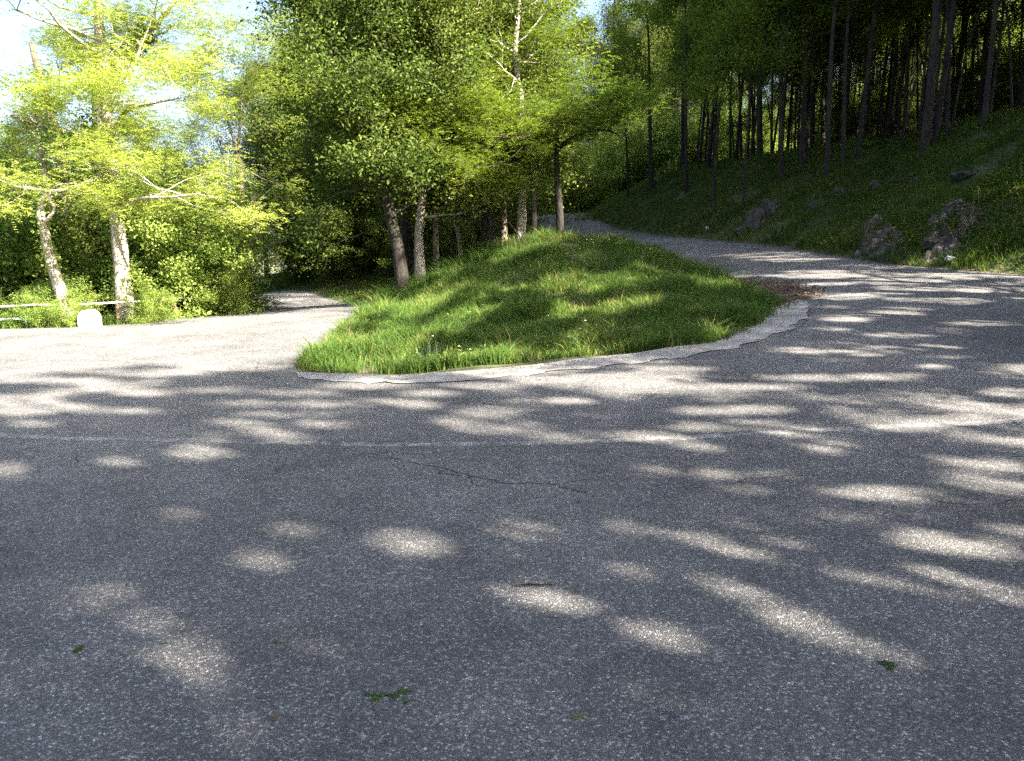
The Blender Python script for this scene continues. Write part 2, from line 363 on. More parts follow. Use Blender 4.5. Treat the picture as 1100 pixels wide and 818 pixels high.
# mortar strip round the island
out_px = [(865, 324), (869, 332), (862, 345), (850, 354), (822, 364), (790, 374), (740, 383), (700, 389), (660, 394), (600, 400), (560, 405), (480, 411), (440, 412), (400, 412), (365, 410.5), (340, 409), (322, 406)]
out_w = [hit0(*p)[:2] for p in out_px]
out_w = [np.array(p) for p in spline(out_w, 5)]
out_w = [p + R.normal(0, .02, 2) + .07 * np.array([math.sin(k * .9) + math.sin(k * 2.3), math.cos(k * 1.1) * 1.2]) * (1 - 1. * (k > 78)) * .6 for k, p in enumerate(out_w)]
inn_px = [(318, 401)] + foot_px[1:-1] + [(846, 322)]
inn_w = [hit0(*p)[:2] for p in inn_px]
ci = np.mean(foot, 0)
inn_w = [p + (ci - p) / np.linalg.norm(ci - p) * (.25 if 0 < k < len(inn_w) - 1 else 0) for k, p in enumerate(inn_w)]
def mort_z(x, y): return .009 + .005 * fbm(x, y, 7, 21)
strip_poly = [tuple(p) for p in inn_w] + [tuple(p) for p in out_w]
tag(sheet("concrete_edging", strip_poly, [], .12, mort_z, M['mortar'], dens=.1), kind="structure")

def ribbon(name, pts, wid, mat, z, seed=0, jit=.5):
    r = np.random.default_rng(seed); P = np.array([p[:2] for p in pts]); D = np.gradient(P, axis=0); D /= np.linalg.norm(D, axis=1)[:, None]
    Nn = np.stack([-D[:, 1], D[:, 0]], 1); w = wid * (1 + jit * r.uniform(-1, 1, len(P)))[:, None] / 2
    if jit > .3: w[0] = w[-1] = .001
    V = np.concatenate([P + Nn * w, P - Nn * w]); n = len(P)
    Zz = on_road(V[:, 0], V[:, 1], H(V[:, 0], V[:, 1], True)) + z; k = np.arange(n - 1)
    Q = np.stack([k + n, k + n + 1, k + 1, k], 1)
    return tag(link(name, np_mesh(name, np.column_stack([V, Zz]), Q, None, [mat])), kind="structure")
def crack(px, wid, seed, z=.002):
    r = np.random.default_rng(seed); P = [hit0(*p)[:2] for p in px]; out = []
    for a, b in zip(P[:-1], P[1:]):
        n = max(2, int(np.linalg.norm(b - a) / .035)); d = (b - a); nn = np.array([-d[1], d[0]]) / np.linalg.norm(d); w = 0
        for k in range(n): w = .75 * w + r.normal(0, .012); out.append(a + d * k / n + nn * w)
    out.append(P[-1]); ribbon("road_crack", out, wid, M['crack'], z, seed, .8)
crack([(437, 497), (470, 503), (500, 511), (540, 519), (590, 522), (633, 530)], .014, 1)
crack([(470, 504), (478, 512), (494, 514)], .014, 2)
crack([(545, 632), (575, 630), (598, 632)], .008, 3)
crack([(500, 511), (508, 520), (520, 524)], .008, 21)
crack([(590, 522), (612, 519), (640, 517)], .006, 22)
crack([(437, 497), (425, 493), (412, 494)], .007, 23)
crack([(80, 490), (84, 496), (82, 500)], .012, 24)
crack([(640, 398), (610, 403), (580, 405)], .01, 25)
crack([(780, 379), (740, 388), (715, 391)], .01, 26)
crack([(790, 519), (830, 514), (880, 512)], .012, 4)
crack([(345, 497), (375, 492), (400, 489), (420, 487)], .008, 5)
crack([(277, 389), (275, 396), (281, 403), (287, 407), (300, 410)], .012, 6, .002)
crack([(868, 322), (871, 332), (866, 346), (850, 357), (836, 363)], 0.016, 7, .002)
crack([(871, 333), (884, 330), (879, 322)], .012, 8)
crack([(1000, 540), (1040, 545), (1100, 541)], .006, 9)
cl = spline([onp for onp in [hit0(u, v)[:2] for u, v in [(-60, 466), (60, 471), (200, 474), (400, 478), (560, 478), (700, 473), (830, 466), (960, 460), (1060, 455), (1150, 448)]]], 40)
ribbon("road_line", cl, .13, M['paint'], .0015, 5, .25)

# ------------------------------------------------------------------ leaves and trees
def unit(v): return v / (np.linalg.norm(v, axis=-1, keepdims=True) + 1e-9)
def leaf_mesh(name, C, size, mat, rng, flat=.5, aspect=.55, axis_=None, tint=None, mats=None):
    """C: leaf centres; a leaf is a folded four-sided blade"""
    n = len(C); nrm = unit(rng.normal(0, 1, (n, 3)) * (1 - flat) + np.array([0, 0, 1]) * flat * 1.6)
    a = rng.normal(0, 1, (n, 3)) if axis_ is None else axis_ + rng.normal(0, .15, (n, 3))
    a = unit(a - nrm * (a * nrm).sum(1, keepdims=True)); b = np.cross(nrm, a)
    l = (size * rng.uniform(.6, 1.25, n))[:, None]; w = l * aspect
    bend = nrm * l * .12
    V = np.stack([C - a * l / 2 - bend, C + b * w / 2 + a * l * .06 + bend * .6, C + a * l / 2 - bend, C - b * w / 2 + a * l * .06 + bend * .6], 1).reshape(-1, 3)
    Q = np.arange(n * 4).reshape(-1, 4)
    t = rng.uniform(0, 1, n) if tint is None else np.clip(tint + rng.normal(0, .16, n), 0, 1)
    return np_mesh(name, V, Q, None, mats or [mat], False, {"tint": np.repeat(t, 4)})

class Tree:
    def __init__(s, seed): s.r = np.random.default_rng(seed); s.T = Tubes(); s.A = []; s.D = []
    def limb(s, pts, r0, r1, sides=8, wob=.06, flare=0):
        P = np.array(spline(pts, 5)); n = len(P); t = np.linspace(0, 1, n)
        rr = r0 + (r1 - r0) * t ** .9 + flare * r0 * np.exp(-t * 14)
        s.T.add(P, rr, sides, wob, s.r); return P, rr
    def branch(s, p, d, L, r, lvl, maxl, nch, up=.12, spread=(.6, 1.1), anchor_from=.25, kink=.16):
        n = 6 if lvl < maxl else 4; P = [np.array(p, float)]; d = unit(np.array(d, float)); rr = [r]
        for k in range(n):
            d = unit(d + s.r.normal(0, kink, 3) + np.array([0, 0, up])); P.append(P[-1] + d * L / n); rr.append(r * (1 - .8 * (k + 1) / n))
        s.T.add(P, rr, 6 if lvl < 2 else (4 if lvl < maxl else 3), 0, s.r)
        if lvl >= maxl:
            for k in range(1, n + 1): s.A.append(P[k]); s.D.append(d)
            return
        P = np.array(P)
        for c in range(nch[lvl]):
            t = s.r.uniform(anchor_from, 1) if c else 1.0; f = t * n; k = min(int(f), n - 1); q = P[k] + (P[k + 1] - P[k]) * (f - k)
            dd = unit(P[k + 1] - P[k]); az = s.r.normal(0, 1, 3); az = unit(az - dd * (az @ dd)); th = s.r.uniform(*spread) if c else .2
            s.branch(q, dd * math.cos(th) + az * math.sin(th), L * s.r.uniform(.4, .62), max(r * (1 - .8 * t) * .75, .006), lvl + 1, maxl, nch, up, spread, anchor_from, kink)
    def crown_on(s, P, rr, t0, t1, nb, Lf, el=(.1, .7), maxl=2, nch=(5, 5), up=.05, az=None, kink=.16):
        n = len(P)
        for k in range(nb):
            t = t0 + (t1 - t0) * (k + s.r.uniform(0, 1)) / nb; f = t * (n - 1); j = min(int(f), n - 2); q = P[j] + (P[j + 1] - P[j]) * (f - j)
            th = (k * 2.4 + s.r.uniform(-.5, .5)) if az is None else s.r.uniform(*az); e = s.r.uniform(*el)
            u = (t - t0) / (t1 - t0 + 1e-9)
            s.branch(q, (math.cos(th) * math.cos(e), math.sin(th) * math.cos(e), math.sin(e)), Lf(u) * s.r.uniform(.8, 1.2), max(rr[j] * .42, .015), 0 if maxl > 1 else 1, maxl, nch, up, kink=kink)
    def leaves(s, per, spread, size, mat, flat=.5, vs=.7, aspect=.55, pinnate=False, name="crown"):
        A = np.array(s.A); D = np.array(s.D); k = s.r.poisson(per * s.r.uniform(.3, 1.7, len(A))); idx = np.repeat(np.arange(len(A)), k)
        off = s.r.normal(0, 1, (len(idx), 3)) * spread * np.array([1, 1, vs])
        C = A[idx] + off; base_t = s.r.uniform(.15, .85, len(A))[idx]
        if not pinnate: return leaf_mesh(name, C, size, mat, s.r, flat, aspect, tint=base_t)
        # compound leaf: pairs of leaflets along a drooping rachis
        n = len(C); ax = s.r.normal(0, 1, (n, 3)) * np.array([1, 1, .35]); ax = unit(ax); up = unit(np.array([0, 0, 1.]) + s.r.normal(0, .35, (n, 3)))
        sd = unit(np.cross(ax, up)); Rl = size * 4.2 * s.r.uniform(.7, 1.2, n)
        cc, aa, tt = [], [], []
        for j in range(5):
            for sg in (-1, 1):
                f = (j + .5) / 5
                cc.append(C + ax * (f * Rl)[:, None] + sd * sg * size * .5 - np.array([0, 0, 1]) * (f * f * Rl * .25)[:, None]); aa.append(sd * sg + ax * .35); tt.append(base_t)
        return leaf_mesh(name, np.concatenate(cc), size, mat, s.r, .75, .42, np.concatenate(aa), np.concatenate(tt))

def put(name, trunk_me, crown_me, loc, rz=0., scale=1., label=None, cat="tree", group=None, extra=None):
    o = empty(name, loc, rz, scale); tag(o, label, cat, group)
    if trunk_me: link("trunk", trunk_me, o)
    if crown_me: link("crown", crown_me, o)
    for nm, me in (extra or []): link(nm, me, o)
    return o

# prototypes --------------------------------------------------------
def proto_broad(seed, Ht=13., cb=.18, Lb=3.0, per=26, size=.12, mat='broad', bark='bark_dark', nb=24, r0=.17, flat=.45, sp=.3, nch=(4, 4)):
    t = Tree(seed); P, rr = t.limb([(0, 0, -.3), (t.r.normal(0, .1), t.r.normal(0, .1), Ht * .3), (t.r.normal(0, .3), t.r.normal(0, .3), Ht * .65), (t.r.normal(0, .5), t.r.normal(0, .5), Ht)], r0, .03, 9, .07, .5)
    t.crown_on(P, rr, cb, .98, nb, lambda u: Lb * (.55 + .75 * math.sin(math.pi * min(1, u * .8 + .2))) * (1.05 - .55 * u), (.0, .75), 2, nch)
    return t.T.mesh("trunk", M[bark]), t.leaves(per, sp, size, M[mat], flat)
def proto_slim(seed, Ht=14., cb=.5, r0=.09, per=15, lean=.5, mat='forest', size=.12):
    t = Tree(seed); a = t.r.uniform(-lean, lean, 2)
    P, rr = t.limb([(0, 0, -.4), (a[0] * .3, a[1] * .3, Ht * .3), (a[0] * .3 + t.r.normal(0, .2), a[1] + t.r.normal(0, .2), Ht * .6), (a[0] * 1.5, a[1] * 1.2, Ht)], r0, .02, 7, .06, .4)
    t.crown_on(P, rr, cb, .98, 15, lambda u: 1.5 * (1.1 - .5 * u), (.1, .9), 2, (3, 4))
    for k in range(5):   # dead lower stubs
        h = t.r.uniform(.15, cb); j = int(h * (len(P) - 1)); th = t.r.uniform(0, 6.28); q = P[j]; L = t.r.uniform(.4, 1.2)
        t.T.add([q, q + np.array([math.cos(th) * L * .6, math.sin(th) * L * .6, .2 * L]), q + np.array([math.cos(th) * L, math.sin(th) * L, .1 * L])], [.018, .012, .005], 4)
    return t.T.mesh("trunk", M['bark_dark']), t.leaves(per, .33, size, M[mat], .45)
def proto_bush(seed, h=2.2, w=1.3, per=26, size=.08, mat='bush', nst=14):
    t = Tree(seed)
    for k in range(nst):
        th = k * 2.4; e = t.r.uniform(.6, 1.4)
        t.branch((t.r.normal(0, .1), t.r.normal(0, .1), -.1), (math.cos(th) * math.cos(e) * w / h * 1.6, math.sin(th) * math.cos(e) * w / h * 1.6, math.sin(e)), h * t.r.uniform(.6, 1), .02, 0, 1 + 1, (4, 3), .05, anchor_from=.15)
    return t.T.mesh("stems", M['bark_dark']), t.leaves(per, .16, size, M[mat], .4)
def proto_locust(seed, Ht=12., cb=.35, r0=.13, per=9, Lb=2.8, nb=18, size=.055, bark='bark'):
    t = Tree(seed); P, rr = t.limb([(0, 0, -.3), (.1, 0, Ht * .3), (t.r.normal(0, .3), t.r.normal(0, .3), Ht * .6), (t.r.normal(0, .5), t.r.normal(0, .5), Ht)], r0, .03, 8, .06, .4)
    t.crown_on(P, rr, cb, .98, nb, lambda u: Lb * (1.15 - .5 * u), (.0, .6), 2, (4, 4), .03)
    return t.T.mesh("trunk", M[bark]), t.leaves(per, .3, size, M['locust'], .75, .35, pinnate=True)

BROAD = [proto_broad(s) for s in (11, 12, 13)]
OLIVE = [proto_broad(21, 12.5, .2, 2.8, 26, .11, 'olive', 'bark')]
SLIM = [proto_slim(s, r0=r, cb=c, lean=l, Ht=h) for s, r, c, l, h in ((31, .075, .36, .9, 13), (32, .095, .4, 1.2, 14), (33, .055, .3, .8, 11), (34, .125, .38, .7, 14), (35, .08, .45, 1.6, 13))]
POLE = [proto_slim(s, Ht=h, cb=.55, r0=r, per=12, lean=l, size=.11) for s, h, r, l in ((81, 12, .05, 1.4), (82, 13, .065, 1.), (83, 10.5, .04, 1.8), (84, 12.5, .055, .6))]
SLOW = [proto_slim(s, 15., .28, r, 24) for s, r in ((36, .12), (37, .1))]
BUSH = [proto_bush(41), proto_bush(42, 2.6, 1.8)]
LOC = [proto_locust(51), proto_locust(52, 13.5, .45, .11)]
SHADE = [proto_broad(k, h_, .22, 2.6, 44, .14, 'broad', nb=n_, flat=.6, sp=.19, nch=(3, 3)) for k, h_, n_ in ((71, 14, 18), (72, 12.5, 17), (73, 15, 19))]
UNDER = [proto_bush(61, 3.4, 2.2, 24, .11, 'broad', 16)]

def place(kind, xy, h=None, rz=None, s=1., label=None, group=None, name="broadleaf_tree", cat="tree", sink=0.):
    z = Hs(*xy); return put(name, kind[0], kind[1], (xy[0], xy[1], z - sink), R.uniform(0, 6.28) if rz is None else rz, s, label, cat, group)

# --- hero: big locust left --------------------------------------------------
def world_path(pts, origin): return [tuple(at(u, v, Y) - origin) for u, v, Y in pts]
Y0 = 19.6
O1 = hit(133, 347); O1 = np.array([O1[0], O1[1], Hs(O1[0], O1[1])])
t = Tree(101); yy = O1[1]
P, rr = t.limb(world_path([(136, 352, yy), (129, 270, yy), (119, 175, yy), (113, 90, yy), (106, 20, yy), (104, -40, yy), (106, -90, yy)], O1), .21, .06, 10, .07, .25)
P2, r2 = t.limb(world_path([(119, 165, yy), (100, 150, yy - .5), (70, 142, yy - 1.0), (40, 135, yy - 1.4), (5, 122, yy - 1.8)], O1), .085, .025, 7)
P3, r3 = t.limb(world_path([(114, 92, yy), (128, 72, yy + .2), (145, 52, yy + .4), (165, 30, yy + .5), (190, 0, yy + .5)], O1), .12, .04, 7)
P4, r4 = t.limb(world_path([(118, 150, yy), (135, 120, yy - .6), (160, 112, yy - 1.2), (195, 105, yy - 1.6)], O1), .07, .02, 6)
P5, r5 = t.limb(world_path([(124, 225, yy), (150, 214, yy - .8), (185, 212, yy - 1.3), (215, 208, yy - 1.5)], O1), .06, .02, 6)
P6, r6 = t.limb(world_path([(110, 45, yy), (80, 32, yy - .2), (45, 22, yy - .4), (15, 10, yy - .5)], O1), .06, .02, 6)
P7, r7 = t.limb(world_path([(120, 185, yy), (95, 195, yy - 1.), (60, 205, yy - 1.8), (20, 200, yy - 2.)], O1), .06, .02, 6)
t.crown_on(P, rr, .45, .98, 11, lambda u: 2.4 * (1.1 - .4 * u), (-.1, .5), 2, (4, 4), .03)
for PP, r_, n in ((P2, r2, 9), (P3, r3, 9), (P4, r4, 7), (P5, r5, 6), (P6, r6, 6), (P7, r7, 6)):
    t.crown_on(PP, r_, .3, 1, n, lambda u: 1.35, (-.15, .5), 2, (3, 4), .02)
crown = t.leaves(7, .27, .058, M['locust'], .75, .35, pinnate=True)
iv = Tree(102)
for q in P3[4:16]: iv.A += [q] * 3; iv.D += [q] * 3
ivm = iv.leaves(22, .13, .08, M['ivy'], .2, 1., .8, name="ivy")
tr = t.T.mesh("trunk", M['bark_pale'])
put("locust_tree", tr, crown, O1, 0, 1, "big feathery yellow-green locust with the thick pale sunlit trunk beside the white stone", "tree", "trees along the left road edge", [("ivy", ivm)])

# leaning tree left of the white stone
O2 = hit(72, 353); t = Tree(103); yy = O2[1] + .3; O2 = np.array([O2[0], yy, Hs(O2[0], yy)])
P, rr = t.limb(world_path([(74, 340, yy), (64, 310, yy), (56, 285, yy), (48, 250, yy), (44, 225, yy), (50, 200, yy), (44, 160, yy + .3), (36, 120, yy + .5)], O2), .16, .05, 8, .1, .2)
P2, r2 = t.limb(world_path([(48, 240, yy), (58, 225, yy), (52, 212, yy - .2), (60, 200, yy - .3), (80, 197, yy - .4)], O2), .05, .015, 6)
P3, r3 = t.limb(world_path([(46, 205, yy), (25, 198, yy - .2), (0, 190, yy - .3)], O2), .04, .015, 6)
iv = Tree(104)
for q in P[9:-6]: iv.A += [q] * 2; iv.D += [q] * 2
ivm = iv.leaves(16, .12, .08, M['bush'], .2, 1., .8, name="ivy")
t.crown_on(P, rr, .6, 1, 6, lambda u: 1.0, (0, .6), 2, (3, 4), .03)
put("leaning_tree", t.T.mesh("trunk", M['bark_pale']), t.leaves(14, .22, .08, M['bush'], .5), O2, 0, 1, "leaning pale trunk wrapped in leaves, left of the white stone", "tree", "trees along the left road edge", [("ivy", ivm)])

# slim locust at the verge tip
O3 = hit(268, 331); O3 = np.array([O3[0], O3[1], Hs(O3[0], O3[1])]); t = Tree(105); yy = O3[1]
P, rr = t.limb(world_path([(269, 333, yy), (266, 280, yy), (262, 230, yy), (258, 190, yy), (256, 165, yy)], O3), .14, .1, 8, .05, .4)
P2, r2 = t.limb(world_path([(256, 168, yy), (248, 140, yy), (238, 110, yy), (228, 85, yy), (222, 60, yy)], O3), .07, .02, 6)
P3, r3 = t.limb(world_path([(256, 166, yy), (258, 130, yy), (262, 95, yy), (275, 70, yy), (290, 40, yy)], O3), .07, .02, 6)
P4, r4 = t.limb(world_path([(258, 185, yy), (245, 160, yy), (225, 145, yy)], O3), .04, .015, 5)
for PP, r_, n in ((P2, r2, 9), (P3, r3, 9), (P4, r4, 4)):
    t.crown_on(PP, r_, .35, 1, n, lambda u: 1.7, (-.1, .5), 2, (3, 4), .02)
t.crown_on(P, rr, .5, 1, 5, lambda u: 1.6, (0, .4), 2, (3, 3), .02)
put("locust_tree", t.T.mesh("trunk", M['bark']), t.leaves(6, .27, .055, M['locust'], .75, .35, pinnate=True), O3, 0, 1,
    "slim locust forking into a V, alone on the grass verge by the lower road", "tree", "trees along the left road edge")

# dead ivy-clad snags against the sky
O4 = at(108, 345, 26.); O4 = np.array([O4[0], O4[1], Hs(O4[0], O4[1])]); t = Tree(106); yy = O4[1]
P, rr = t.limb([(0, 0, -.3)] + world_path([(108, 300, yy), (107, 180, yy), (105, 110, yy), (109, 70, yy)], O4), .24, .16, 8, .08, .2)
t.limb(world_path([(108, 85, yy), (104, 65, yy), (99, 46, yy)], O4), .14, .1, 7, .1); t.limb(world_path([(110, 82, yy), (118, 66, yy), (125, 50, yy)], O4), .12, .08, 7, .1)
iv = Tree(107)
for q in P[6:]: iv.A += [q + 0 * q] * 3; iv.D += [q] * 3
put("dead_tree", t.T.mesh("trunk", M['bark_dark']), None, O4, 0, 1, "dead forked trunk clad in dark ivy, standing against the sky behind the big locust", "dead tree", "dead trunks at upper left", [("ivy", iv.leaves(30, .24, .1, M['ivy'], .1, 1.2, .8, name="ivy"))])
O5 = at(75, 345, 26.); O5 = np.array([O5[0], O5[1], Hs(O5[0], O5[1])]); t = Tree(108); yy = O5[1]
P, rr = t.limb([(0, 0, -.3)] + world_path([(72, 280, yy), (66, 180, yy), (54, 120, yy), (42, 80, yy), (34, 46, yy)], O5), .2, .09, 8, .08, .2)
put("dead_tree", t.T.mesh("trunk", M['bark']), None, O5, 0, 1, "bare broken grey trunk leaning left, poking into the sky at upper left", "dead tree", "dead trunks at upper left")

# centre mound trees -----------------------------------------------------
def custom(seed, path, r0, r1, bark, nb, Lb, t0, per, size, mat, label, group="trees behind the grass mound", name="broadleaf_tree", pin=False, el=(.15, .85), flare=.35, fork=None, spread=.27, nch=(4, 4)):
    b = hit(path[0][0], path[0][1]) if len(path[0]) == 2 else at(*path[0]); yy = b[1]; O = np.array([b[0], yy, Hs(b[0], yy)])
    t = Tree(seed); pp = [(p[0], p[1], yy + (p[2] if len(p) > 2 else 0)) for p in path[1:]]
    P, rr = t.limb([(0, 0, -.25)] + world_path(pp, O), r0, r1, 10, .07, flare)
    t.crown_on(P, rr, t0, .99, nb, lambda u: Lb * (1.1 - .35 * u), el, 2, nch, .03)
    for f in (fork or []):
        PF, rF = t.limb(world_path([(p[0], p[1], yy + (p[2] if len(p) > 2 else 0)) for p in f], O), r0 * .45, r0 * .12, 7)
        t.crown_on(PF, rF, .4, 1, 6, lambda u: max(.8, Lb * .7), el, 2, nch, .02)
    return put(name, t.T.mesh("trunk", M[bark]), t.leaves(per, spread, size, M[mat], .75 if pin else .45, .35 if pin else .7, pinnate=pin), O, 0, 1, label, "tree", group)
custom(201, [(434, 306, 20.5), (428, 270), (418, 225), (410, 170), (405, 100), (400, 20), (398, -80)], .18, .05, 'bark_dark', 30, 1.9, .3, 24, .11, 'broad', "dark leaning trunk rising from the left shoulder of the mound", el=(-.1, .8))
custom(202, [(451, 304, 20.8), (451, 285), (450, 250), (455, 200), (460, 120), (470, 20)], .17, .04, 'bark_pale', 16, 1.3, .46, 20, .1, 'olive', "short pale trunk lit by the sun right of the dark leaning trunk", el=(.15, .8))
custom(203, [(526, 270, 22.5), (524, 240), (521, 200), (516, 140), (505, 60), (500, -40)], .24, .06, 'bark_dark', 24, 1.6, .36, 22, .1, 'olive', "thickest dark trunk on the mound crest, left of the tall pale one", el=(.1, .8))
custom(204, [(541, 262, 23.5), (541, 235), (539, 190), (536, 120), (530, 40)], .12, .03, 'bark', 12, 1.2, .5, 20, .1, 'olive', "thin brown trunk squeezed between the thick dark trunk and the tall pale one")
custom(205, [(558, 264, 22.2), (561, 220), (559, 160), (560, 110), (553, 60), (558, 0), (562, -80), (560, -140)], .125, .04, 'bark_pale', 24, 1.5, .4, 5, .055, 'locust_shaded', "tall slender pale trunk on the mound crest with feathery light leaves", name="locust_tree", pin=True)
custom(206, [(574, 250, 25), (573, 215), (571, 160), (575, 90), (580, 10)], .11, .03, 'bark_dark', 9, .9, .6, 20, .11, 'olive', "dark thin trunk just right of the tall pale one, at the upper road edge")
custom(207, [(602, 258, 21.5), (601, 225), (598, 190), (598, 150), (600, 120)], .115, .04, 'bark_dark', 4, .9, .6, 3.5, .055, 'locust_shaded', "short dark trunk standing alone right of the others on the mound crest", name="locust_tree", pin=True,
       fork=[[(599, 160), (620, 145, -.3), (650, 140, -.6), (672, 150, -.8)]])
custom(208, [(497, 280, 23.2), (492, 250), (484, 225), (478, 180), (480, 110)], .07, .02, 'bark_pale', 9, 1.2, .5, 20, .09, 'olive', "thin pale sapling trunk tilting left, between the dark leaning trunk and the thickest dark one")
custom(209, [(481, 283, 22.6), (486, 262), (480, 246), (465, 236), (455, 222)], .045, .015, 'bark_dark', 5, 1.0, .6, 14, .08, 'olive', "small crooked sapling bending left over the mound edge", name="sapling", flare=.1)
# light feathery sprays hanging forward at centre
custom(210, [(470, 292, 21.8), (468, 240), (472, 190), (480, 150, -.8), (470, 115, -1.4)], .08, .03, 'bark', 9, 1.4, .5, 5, .055, 'locust_shaded', "small locust with bright layered sprays before the dark trees", name="locust_tree", pin=True, el=(0, .4),
       fork=[[(475, 175, -.3), (440, 150, -1.5), (400, 130, -2.2)], [(475, 180, -.3), (520, 150, -1.), (560, 150, -1.5)], [(473, 200, -.2), (500, 185, -1.2), (520, 180, -1.8)]])

# trees on the strip between the roads, and beyond the lower road --------------------------------
def scatter(protos, n, reg, mind, seed, label, group, name, smin=.85, smax=1.2, ok=None, cat="tree"):
    r = np.random.default_rng(seed); pts = []; tries = 0
    while len(pts) < n and tries < 6000:
        tries += 1; x, y = r.uniform(reg[0], reg[1]), r.uniform(reg[2], reg[3])
        if ok and not ok(x, y): continue
        if any((x - a) ** 2 + (y - b) ** 2 < mind ** 2 for a, b in pts): continue
        pts.append((x, y))
    for x, y in pts:
        u = CX + F * x / y if y > 1 else 0
        lb = label(u, y, x) if callable(label) else label
        place(protos[r.integers(len(protos))], (x, y), s=r.uniform(smin, smax), label=lb, group=group, name=name, rz=r.uniform(0, 6.28), cat=cat)
    return pts
def S1(poly, x, y): return sdf(np.array([x]), np.array([y]), poly)[0]
in_mound = lambda x, y: S1(MOUND, x, y) > .9 and y > 24
def off_beam(x, y, pts, w):
    for a, b in pts:
        t_ = (x - a) * .83 - (y - b) * .56
        if 0 < t_ < 19 and abs((x - a) * .56 + (y - b) * .83) < w: return False
    return True
_im = in_mound
in_mound = lambda x, y: _im(x, y) and off_beam(x, y, [(-8.5, 31), (-10, 35), (-12, 40)], 1.9)
scatter(BROAD + OLIVE, 13, (-9, -1.6, 25, 36), 2.0, 301, "leafy dark tree in the shade between the lower and the upper road", "dark trees between the two roads", "broadleaf_tree", .85, 1.15, in_mound)
scatter(BROAD, 18, (-16, -2.5, 36, 58), 2.5, 302, "leafy dark tree in the shade between the lower and the upper road", "dark trees between the two roads", "broadleaf_tree", .85, 1.15, in_mound)
scatter(SLIM, 22, (-13, 1, 27, 52), 1.2, 303, "thin dark trunk in the gloom between the two roads", "thin trunks between the two roads", "slender_tree", .7, 1., in_mound)
in_left = lambda x, y: S1(LEFT, x, y) > 2.2
scatter(BROAD, 12, (-30, -12, 25, 40), 3.0, 304, "leafy dark tree in the wood beyond the fence on the left", "dark trees beyond the fence", "broadleaf_tree", .45, .62, lambda x, y: in_left(x, y))
scatter(BROAD, 16, (-34, -14, 42, 75), 3.2, 305, "leafy dark tree beside the far end of the lower road", "trees along the far lower road", "broadleaf_tree", .55, .85, in_left)
scatter(UNDER, 14, (-24, -9, 22, 34), 1.9, 306, "dark leafy shrub filling the gap beyond the fence", "shrubs beyond the fence", "shrub", .8, 1.2, in_left, "shrub")
scatter(UNDER, 26, (-12, -.8, 28, 50), 1.9, 307, "dark undergrowth shrub beneath the trees between the two roads", "undergrowth between the two roads", "shrub", .6, 1., in_mound, "shrub")
scatter(BROAD, 16, (-16, 14, 62, 80), 3.5, 308, "tree at the far bend of the upper road", "trees beyond the far bend", "broadleaf_tree", .8, 1.2, lambda x, y: True)

# hand placed left shrubs
def bush_at(u, v, s, label, k=0, dy=0., proto=None, name="shrub"):
    p = at(u, v, (19.3 if u < 200 else 20.6) + dy); xy = (p[0], p[1]); place((proto or BUSH)[k], xy, s=s, label=label, group="shrubs along the left fence", name=name, cat="shrub", sink=.15)
bush_at(220, 341, 1.15, "big rounded sunlit bush at the end of the fence beside the verge", 0, 1.2)
bush_at(182, 342, 1.1, "yellow-green bush right behind the thick pale trunk", 1, 4.2)
bush_at(-2, 350, 1.6, "tall bright bush at the left picture edge behind the rail", 1, 5.)
bush_at(-30, 350, 1.7, "tall bright bush just outside the left picture edge", 0, 3.)
bush_at(165, 345, .38, "low yellow-green bush at the foot of the thick pale trunk", 0, .6)
bush_at(60, 350, .42, "low bright bush left of the white stone, under the rail", 0, .15)
bush_at(35, 351, .35, "low weed bush under the pale blue rail", 1, .2)
bush_at(82, 350, .32, "small bright bush touching the left side of the white stone", 1, .2)
bush_at(245, 336, .5, "small dark shrub at the verge by the last fence post", 0, .8)
for u, Y_, s, k in ((150, 27, 1.6, 1), (200, 27, 1.6, 0), (40, 28.5, 1.5, 1), (0, 27, 1.7, 0)):
    p = at(u, 340, Y_); place(BUSH[k], (p[0], p[1]), s=s, label="tall green bush in the second row behind the fence", group="second row of bushes behind the fence", name="shrub", cat="shrub", sink=.1)

# --- right hillside forest ---------------------------------------------------------------
hand = [(766, 222, 0, .95, "straight slender trunk low on the bank, left of the thin dark pole-like one"), (798, 226, 2, .9, "thin dark pole-like trunk nearest the upper road"),
        (889, 190, 4, 1.15, "left trunk of the pair leaning apart on the bank"), (906, 184, 0, 1.1, "right trunk of the pair leaning apart on the bank"), (921, 172, 1, 1.05, "dark trunk right of the leaning pair"),
        (993, 166, 3, 1.25, "thick dark trunk with several stems on the upper bank"), (1003, 158, 1, 1.1, "dark trunk hard against the thick dark one, on its right"), (1018, 150, 0, 1.0, "second trunk right of the thick dark one on the upper bank"), (1056, 138, 4, 1.1, "bent trunk with a sunlit foot on the upper bank"),
        (700, 206, 3, .95, "dark trunk above the grassy bank near the far bend"), (675, 212, 0, .9, "thin trunk left of the dark one near the far bend"), (738, 207, 1, .95, "dark trunk above the middle of the grassy bank"),
        (840, 195, 1, 1., "dark trunk behind the thin pole-like one, higher on the bank"), (862, 180, 3, 1., "thick trunk between the pole-like one and the leaning pair"), (950, 150, 1, 1.1, "trunk midway between the leaning pair and the thick dark one")]
hp = []
for u, v, k, s, lb in hand:
    p = hit(u, v)
    hp.append((p[0], p[1])); place(SLIM[k], (p[0], p[1]), s=s, label=lb, group="trees of the hillside forest", name="slender_tree", rz=R.uniform(0, 6.28))
